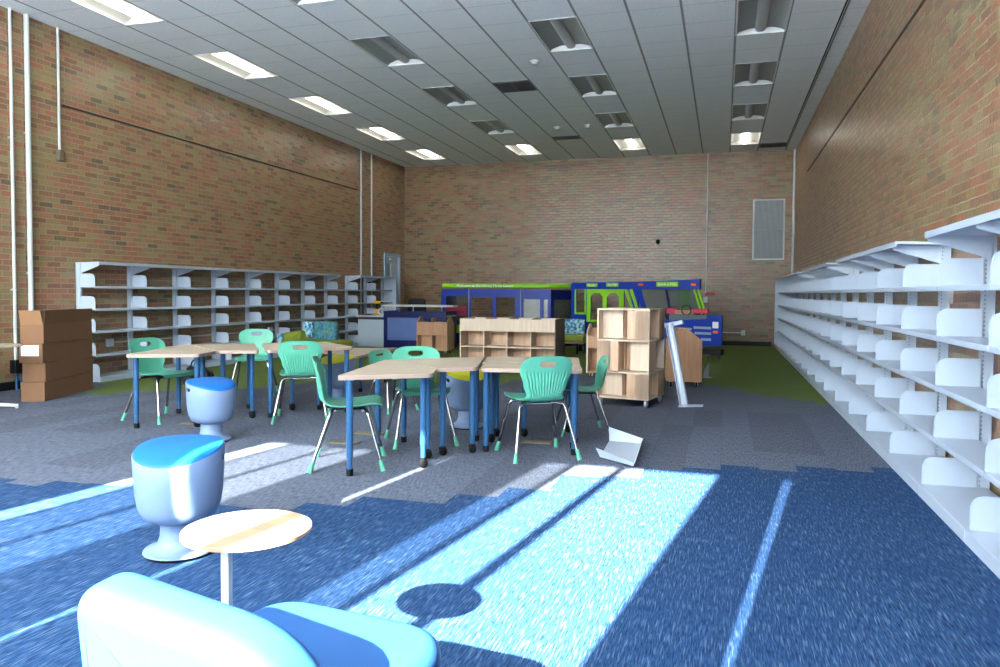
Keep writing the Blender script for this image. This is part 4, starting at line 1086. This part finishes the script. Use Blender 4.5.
for k in range(5):
    a = 2*PI*k/5; tube(bo, [(0, 0, .10), (.27*math.cos(a), .27*math.sin(a), .06)], [.028, .016], 8); caster(bo, .27*math.cos(a), .27*math.sin(a), .028, a)
part('star_base', bo, M['black'], t, True)
bo = BM(); tube(bo, smoothpath([(0, .0, .43), (0, -.2, .43), (0, -.2, .66)], .05), .02, 8); part('back_bracket', bo, M['black'], t, True)

# ------------------------------------------------------------------ play bus (trolley)
def text_part(s, size, loc, rot, mat, parent, name='lettering'):
    cu = bpy.data.curves.new(name, 'FONT'); cu.body = s; cu.size = size; cu.extrude = .002; cu.align_x = 'CENTER'; cu.align_y = 'CENTER'
    o = bpy.data.objects.new(name, cu); COL.objects.link(o)
    dg = bpy.context.evaluated_depsgraph_get(); me = bpy.data.meshes.new_from_object(o.evaluated_get(dg)); bpy.data.objects.remove(o)
    me.name = name; me.materials.clear(); me.materials.append(mat)
    o = bpy.data.objects.new(name, me); COL.objects.link(o); o.parent = parent; o.location = loc; o.rotation_euler = rot
    return o
t = thing('play_bus', 'long blue children play bus with lime green roof board along the back wall', 'play structure', (-6.10, 15.8, 0))
W = 2.53
holes = [(.26, .63, .50, 1.12), (.71, 1.20, .50, 1.11), (1.30, 1.73, .50, 1.11), (1.92, 2.29, .50, 1.07), (2.37, 2.46, .50, 1.07)]
bo = BM(); holes_panel(bo, 0, W, 0.05, 1.28, 0, .04, holes + [(.12, .26, .62, 1.12)]); fr = part('side_panel', bo, M['busblue'], t)
bo = BM(); box(bo, .0, W, -.006, -.001, .30, .48); part('green_stripe', bo, M['lime'], t)
bo = BM(); box(bo, .0, .66, -.008, -.001, .05, .30); part('kick_panel', bo, M['navy'], t)
for x in (.665, 1.86):
    bo = BM(); tube(bo, [(x, -.012, .05), (x, -.012, 1.29)], .013, 8); part('trim_pole', bo, M['slat'], t, True)
bo = BM(); box(bo, 1.90, 2.47, .016, .022, .48, 1.10); part('window_pane', bo, M['windshield'], t)
bo = BM(); box(bo, .12, .64, -.08, -.012, .68, .91, .02); part('seat_back', bo, M['maroon'], t)
bo = BM(); box(bo, .10, .66, .012, .018, .30, 1.14); part('window_pane', bo, M['dullpane'], t)
# angled end
Re = Matrix.Translation((W, 0, 0)) @ Matrix.Rotation(.72, 4, 'Z')
bo = BM(); holes_panel(bo, 0, .62, .05, 1.27, 0, .04, [(.08, .50, .40, 1.06)], Re); part('end_panel', bo, M['navy'], t)
bo = BM(); box(bo, .08, .50, .016, .022, .40, 1.06, mat=Re); part('window_pane', bo, M['windshield'], t)
bo = BM(); box(bo, 0, .04, .04, .9, .05, 1.27); part('end_panel', bo, M['busblue'], t)
bo = BM(); box(bo, .04, W, .04, .9, .05, .12); part('floor_deck', bo, M['navy'], t)
bo = BM(); pts = rounded([(.03, -.06), (2.62, -.06), (3.08, .42), (2.9, .9), (.03, .9)], [.05, .2, .1, .05, .05])
vs = extrude_poly(bo, [(x, y, 1.305) for x, y in pts], (0, 0, .10))
bmesh.ops.recalc_face_normals(bo, faces=bo.faces); caps = [f for f in bo.faces if len(f.verts) > 6]; bmesh.ops.bevel(bo, geom=list({e for f in caps for e in f.edges}), offset=.035, segments=4, affect='EDGES', profile=.5)
part('roof_board', bo, M['lime'], t, True)
text_part('Welcome to the Library Media Center', .084, (1.05, -.064, 1.355), (PI/2, 0, 0), M['paper'], t)
bo = BM()
for x, y in ((.1, .1), (2.4, .1), (.1, .8), (2.4, .8)): box(bo, x-.03, x+.03, y-.03, y+.03, 0, .06)
part('foot', bo, M['black'], t)

# ------------------------------------------------------------------ play truck
A0 = Vector((-3.05, 15.35)); B0 = Vector((-.40, 14.55)); ang = math.atan2(B0.y-A0.y, B0.x-A0.x)
t = thing('play_truck', 'blue children play truck with lime window trims and sloping windshield', 'play structure', (A0.x, A0.y, 0), ang)
bo = BM(); holes_panel(bo, .02, 1.50, .12, 1.42, 0, .04, [(.13, .34, .80, 1.29), (.46, .76, .30, 1.26), (.82, 1.12, .30, 1.26), (1.20, 1.36, .80, 1.28)]); part('side_panel', bo, M['busblue'], t)
bo = BM(); holes_panel(bo, .10, .36, .77, 1.31, -.014, -.001, [(.14, .33, .81, 1.285)]); part('window_trim', bo, M['lime'], t)
bo = BM(); holes_panel(bo, .38, 1.20, .62, 1.31, -.014, -.001, [(.47, .74, .66, 1.255), (.83, 1.10, .66, 1.255)]); part('door_trim', bo, M['lime'], t)
bo = BM()
for x0, x1 in ((.47, .74), (.83, 1.10)):
    arch = [(x0, .001, 1.258), (x0, .001, 1.13), ((x0+x1)/2-.07, .001, 1.21), ((x0+x1)/2+.07, .001, 1.21), (x1, .001, 1.13), (x1, .001, 1.258)]
    extrude_poly(bo, arch, (0, -.010, 0))
part('door_arch', bo, M['lime'], t)
bo = BM()
for p, q in (((1.20, 1.30), (1.46, .62)), ((1.32, 1.30), (1.56, .62))):
    extrude_poly(bo, [(p[0], -.002, p[1]), (p[0]+.06, -.002, p[1]), (q[0]+.06, -.002, q[1]), (q[0], -.002, q[1])], (0, -.012, 0))
part('slanted_trim', bo, M['lime'], t)
bo = BM(); extrude_poly(bo, [(.02, -.03, 1.29), (1.50, -.03, 1.29), (2.76, -.06, 1.29), (2.76, -.06, 1.475), (1.50, -.03, 1.435), (.08, -.03, 1.42), (.02, -.03, 1.38)], (0, .07, 0)); part('header_board', bo, M['busblue'], t)
for x0, x1, z0, z1, s, sz in ((.39, .63, 1.33, 1.405, 'Books', .07), (.83, 1.09, 1.335, 1.415, 'Reading', .06), (1.90, 2.34, 1.335, 1.43, 'Book a Mile', .078)):
    y = -.036 if x0 < 1.5 else -.058
    bo = BM(); box(bo, x0, x1, y-.012, y+.02, z0, z1, .002); sg = part('sign_plate', bo, M['lime'], t)
    text_part(s, sz, ((x0+x1)/2, y-.013, (z0+z1)/2), (PI/2, 0, 0), M['paper'], sg)
for x in (1.57, 2.64):
    bo = BM(); y = -.038 if x < 2 else -.062; box(bo, x-.055, x+.055, y-.016, y+.01, 1.355, 1.40, .008); part('marker_lamp', bo, M['orange'], t)
# windshield zone
bo = BM(); extrude_poly(bo, [(1.50, .0, 1.29), (2.70, -.02, 1.29), (2.90, -.22, .80), (1.78, -.20, .66)], (0, .012, 0)); part('windshield', bo, M['windshield'], t)
bo = BM(); tube(bo, [(2.09, -.03, 1.28), (2.24, -.21, .84)], .022, 8); part('wiper_bar', bo, M['navy'], t)
bo = BM(); extrude_poly(bo, [(1.46, -.012, 1.29), (1.56, -.012, 1.29), (1.84, -.205, .66), (1.74, -.205, .66)], (0, .03, 0)); part('corner_post', bo, M['busblue'], t)
for dx in (0, .075):
    bo = BM(); extrude_poly(bo, [(2.62+dx, -.03, 1.29), (2.655+dx, -.03, 1.29), (2.88+dx, -.23, .80), (2.845+dx, -.23, .80)], (0, .03, 0)); part('green_post', bo, M['lime'], t)
bo = BM(); box(bo, 2.24, 2.42, .35, .38, .8, 1.28); part('rear_panel', bo, M['lime'], t)
bo = BM(); box(bo, 1.5, 2.6, .40, .44, .12, .80); part('rear_board', bo, M['busblue'], t)
bo = BM(); box(bo, .02, 2.7, .04, .44, .12, .17); part('floor_deck', bo, M['navy'], t)
# hood block in front, turned a little
Hm = Matrix.Rotation(-ang, 4, 'Z') @ Matrix.Translation((-1.55-A0.x, 14.55-A0.y, 0)) @ Matrix.Rotation(math.atan2(-.55, 1.53), 4, 'Z')
bo = BM(); vs = extrude_poly(bo, [(.0, 0, .20), (1.62, 0, .27), (1.62, 0, .82), (1.38, 0, .82), (1.33, 0, .75), (.60, 0, .70), (.44, 0, .75), (.0, 0, .76)], (0, .05, 0)); xf(bo, vs, Hm); part('hood_front', bo, M['busblue'], t)
bo = BM(); box(bo, .0, 1.58, .05, .16, .27, .70, mat=Hm); part('hood_body', bo, M['busblue'], t)
bo = BM()
for (x0, x1, z) in ((.66, 1.06, .555), (1.10, 1.43, .585), (1.12, 1.43, .485), (1.24, 1.43, .375), (.66, 1.06, .455)):
    box(bo, x0, x1, -.012, 0, z-.022, z+.022, .003, mat=Hm)
part('grille_slat', bo, M['slat'], t)
bo = BM(); box(bo, 1.455, 1.565, -.014, 0, .585, .70, .006, mat=Hm); part('headlight', bo, M['paper'], t)
bo = BM(); box(bo, 1.465, 1.56, -.014, 0, .495, .54, .006, mat=Hm); part('turn_lamp', bo, M['orange'], t)
bo = BM(); box(bo, .50, .71, .12, .20, .82, .93, .02, mat=Hm); part('seat_cushion', bo, M['redpink'], t); bo = BM(); box(bo, .98, 1.32, .12, .20, .84, .93, .02, mat=Hm); part('seat_cushion', bo, M['redpink'], t)
bo = BM(); box(bo, .68, 1.05, .10, .18, .80, .90, .01, mat=Hm); part('bench_board', bo, M['oak'], t)
bo = BM(); box(bo, .60, 1.34, .03, .16, .70, .82, .01, mat=Hm); part('dashboard', bo, M['dash'], t)
bo = BM(); rr = [(.93+.09*math.cos(a), .05, .90+.09*math.sin(a)) for a in [2*PI*k/20 for k in range(20)]]; tube(bo, rr, .010, 8, closed=True); xf(bo, list(bo.verts), Hm); part('steering_wheel', bo, M['black'], t, True)
bo = BM(); box(bo, .02, 1.60, .02, .20, .10, .20, mat=Hm); part('bumper', bo, M['black'], t)
for x, y in ((1.38, .04), (1.55, .10), (.25, .05)):
    bo = BM(); caster(bo, x, y, .05, 0); box(bo, x-.02, x+.02, y-.02, y+.02, .05, .11); xf(bo, list(bo.verts), Hm); part('caster', bo, M['vent'], t, True)
for x in (.2, 1.0):
    bo = BM(); box(bo, x-.03, x+.03, .05, .11, 0, .13); part('foot', bo, M['black'], t)

# ------------------------------------------------------------------ light
EL = math.radians(29.2); AZ = math.radians(8.3)
d = Vector((math.sin(AZ)*math.cos(EL), math.cos(AZ)*math.cos(EL), -math.sin(EL)))
sl = bpy.data.lights.new('sun', 'SUN'); sl.energy = 58; sl.angle = math.radians(.53); sl.color = (1.0, .985, .95)
so = bpy.data.objects.new('sun', sl); COL.objects.link(so); so.location = (-3, -20, 15); so.rotation_euler = d.to_track_quat('-Z', 'Y').to_euler()
w = bpy.data.worlds.new('sky'); S.world = w; w.use_nodes = True; nt = w.node_tree; nt.nodes.clear()
ow = N(nt, 'ShaderNodeOutputWorld'); bg = N(nt, 'ShaderNodeBackground'); bg.inputs[0].default_value = (.55, .75, 1.0, 1); bg.inputs[1].default_value = 5.0
L(nt, bg.outputs[0], ow.inputs[0])

# ------------------------------------------------------------------ camera
F_PX, YAW, PIT, ROLL, CY, CH = 748.7066, -0.28979677, 0.03748150, 0.00620982, 321.16234, 1.195355
s_, c_ = math.sin(YAW), math.cos(YAW); sp_, cp_ = math.sin(PIT), math.cos(PIT); sr, cr = math.sin(ROLL), math.cos(ROLL)
fw = Vector((s_*cp_, c_*cp_, -sp_)); u0 = Vector((s_*sp_, c_*sp_, cp_)); r0 = Vector((c_, -s_, 0))
rt = r0*cr+u0*sr; up = u0*cr-r0*sr
cam = bpy.data.cameras.new('camera'); cam.sensor_fit = 'HORIZONTAL'; cam.sensor_width = 36.0; cam.lens = F_PX*36.0/1000.0
cam.shift_x = 0; cam.shift_y = (CY-333.5)/1000.0; cam.clip_start = .02; cam.clip_end = 200
co = bpy.data.objects.new('camera', cam); COL.objects.link(co)
co.matrix_world = Matrix(((rt.x, up.x, -fw.x, 0), (rt.y, up.y, -fw.y, 0), (rt.z, up.z, -fw.z, CH), (0, 0, 0, 1)))
S.camera = co
S.view_settings.view_transform = 'Standard'; S.view_settings.look = 'None'; S.view_settings.gamma = 1.0; S.view_settings.use_curve_mapping = False
S.view_settings.exposure = 1.2
S.cycles.use_denoising = True
S.cycles.max_bounces = 8; S.cycles.diffuse_bounces = 5; S.cycles.transparent_max_bounces = 12; S.cycles.sample_clamp_indirect = 8.0
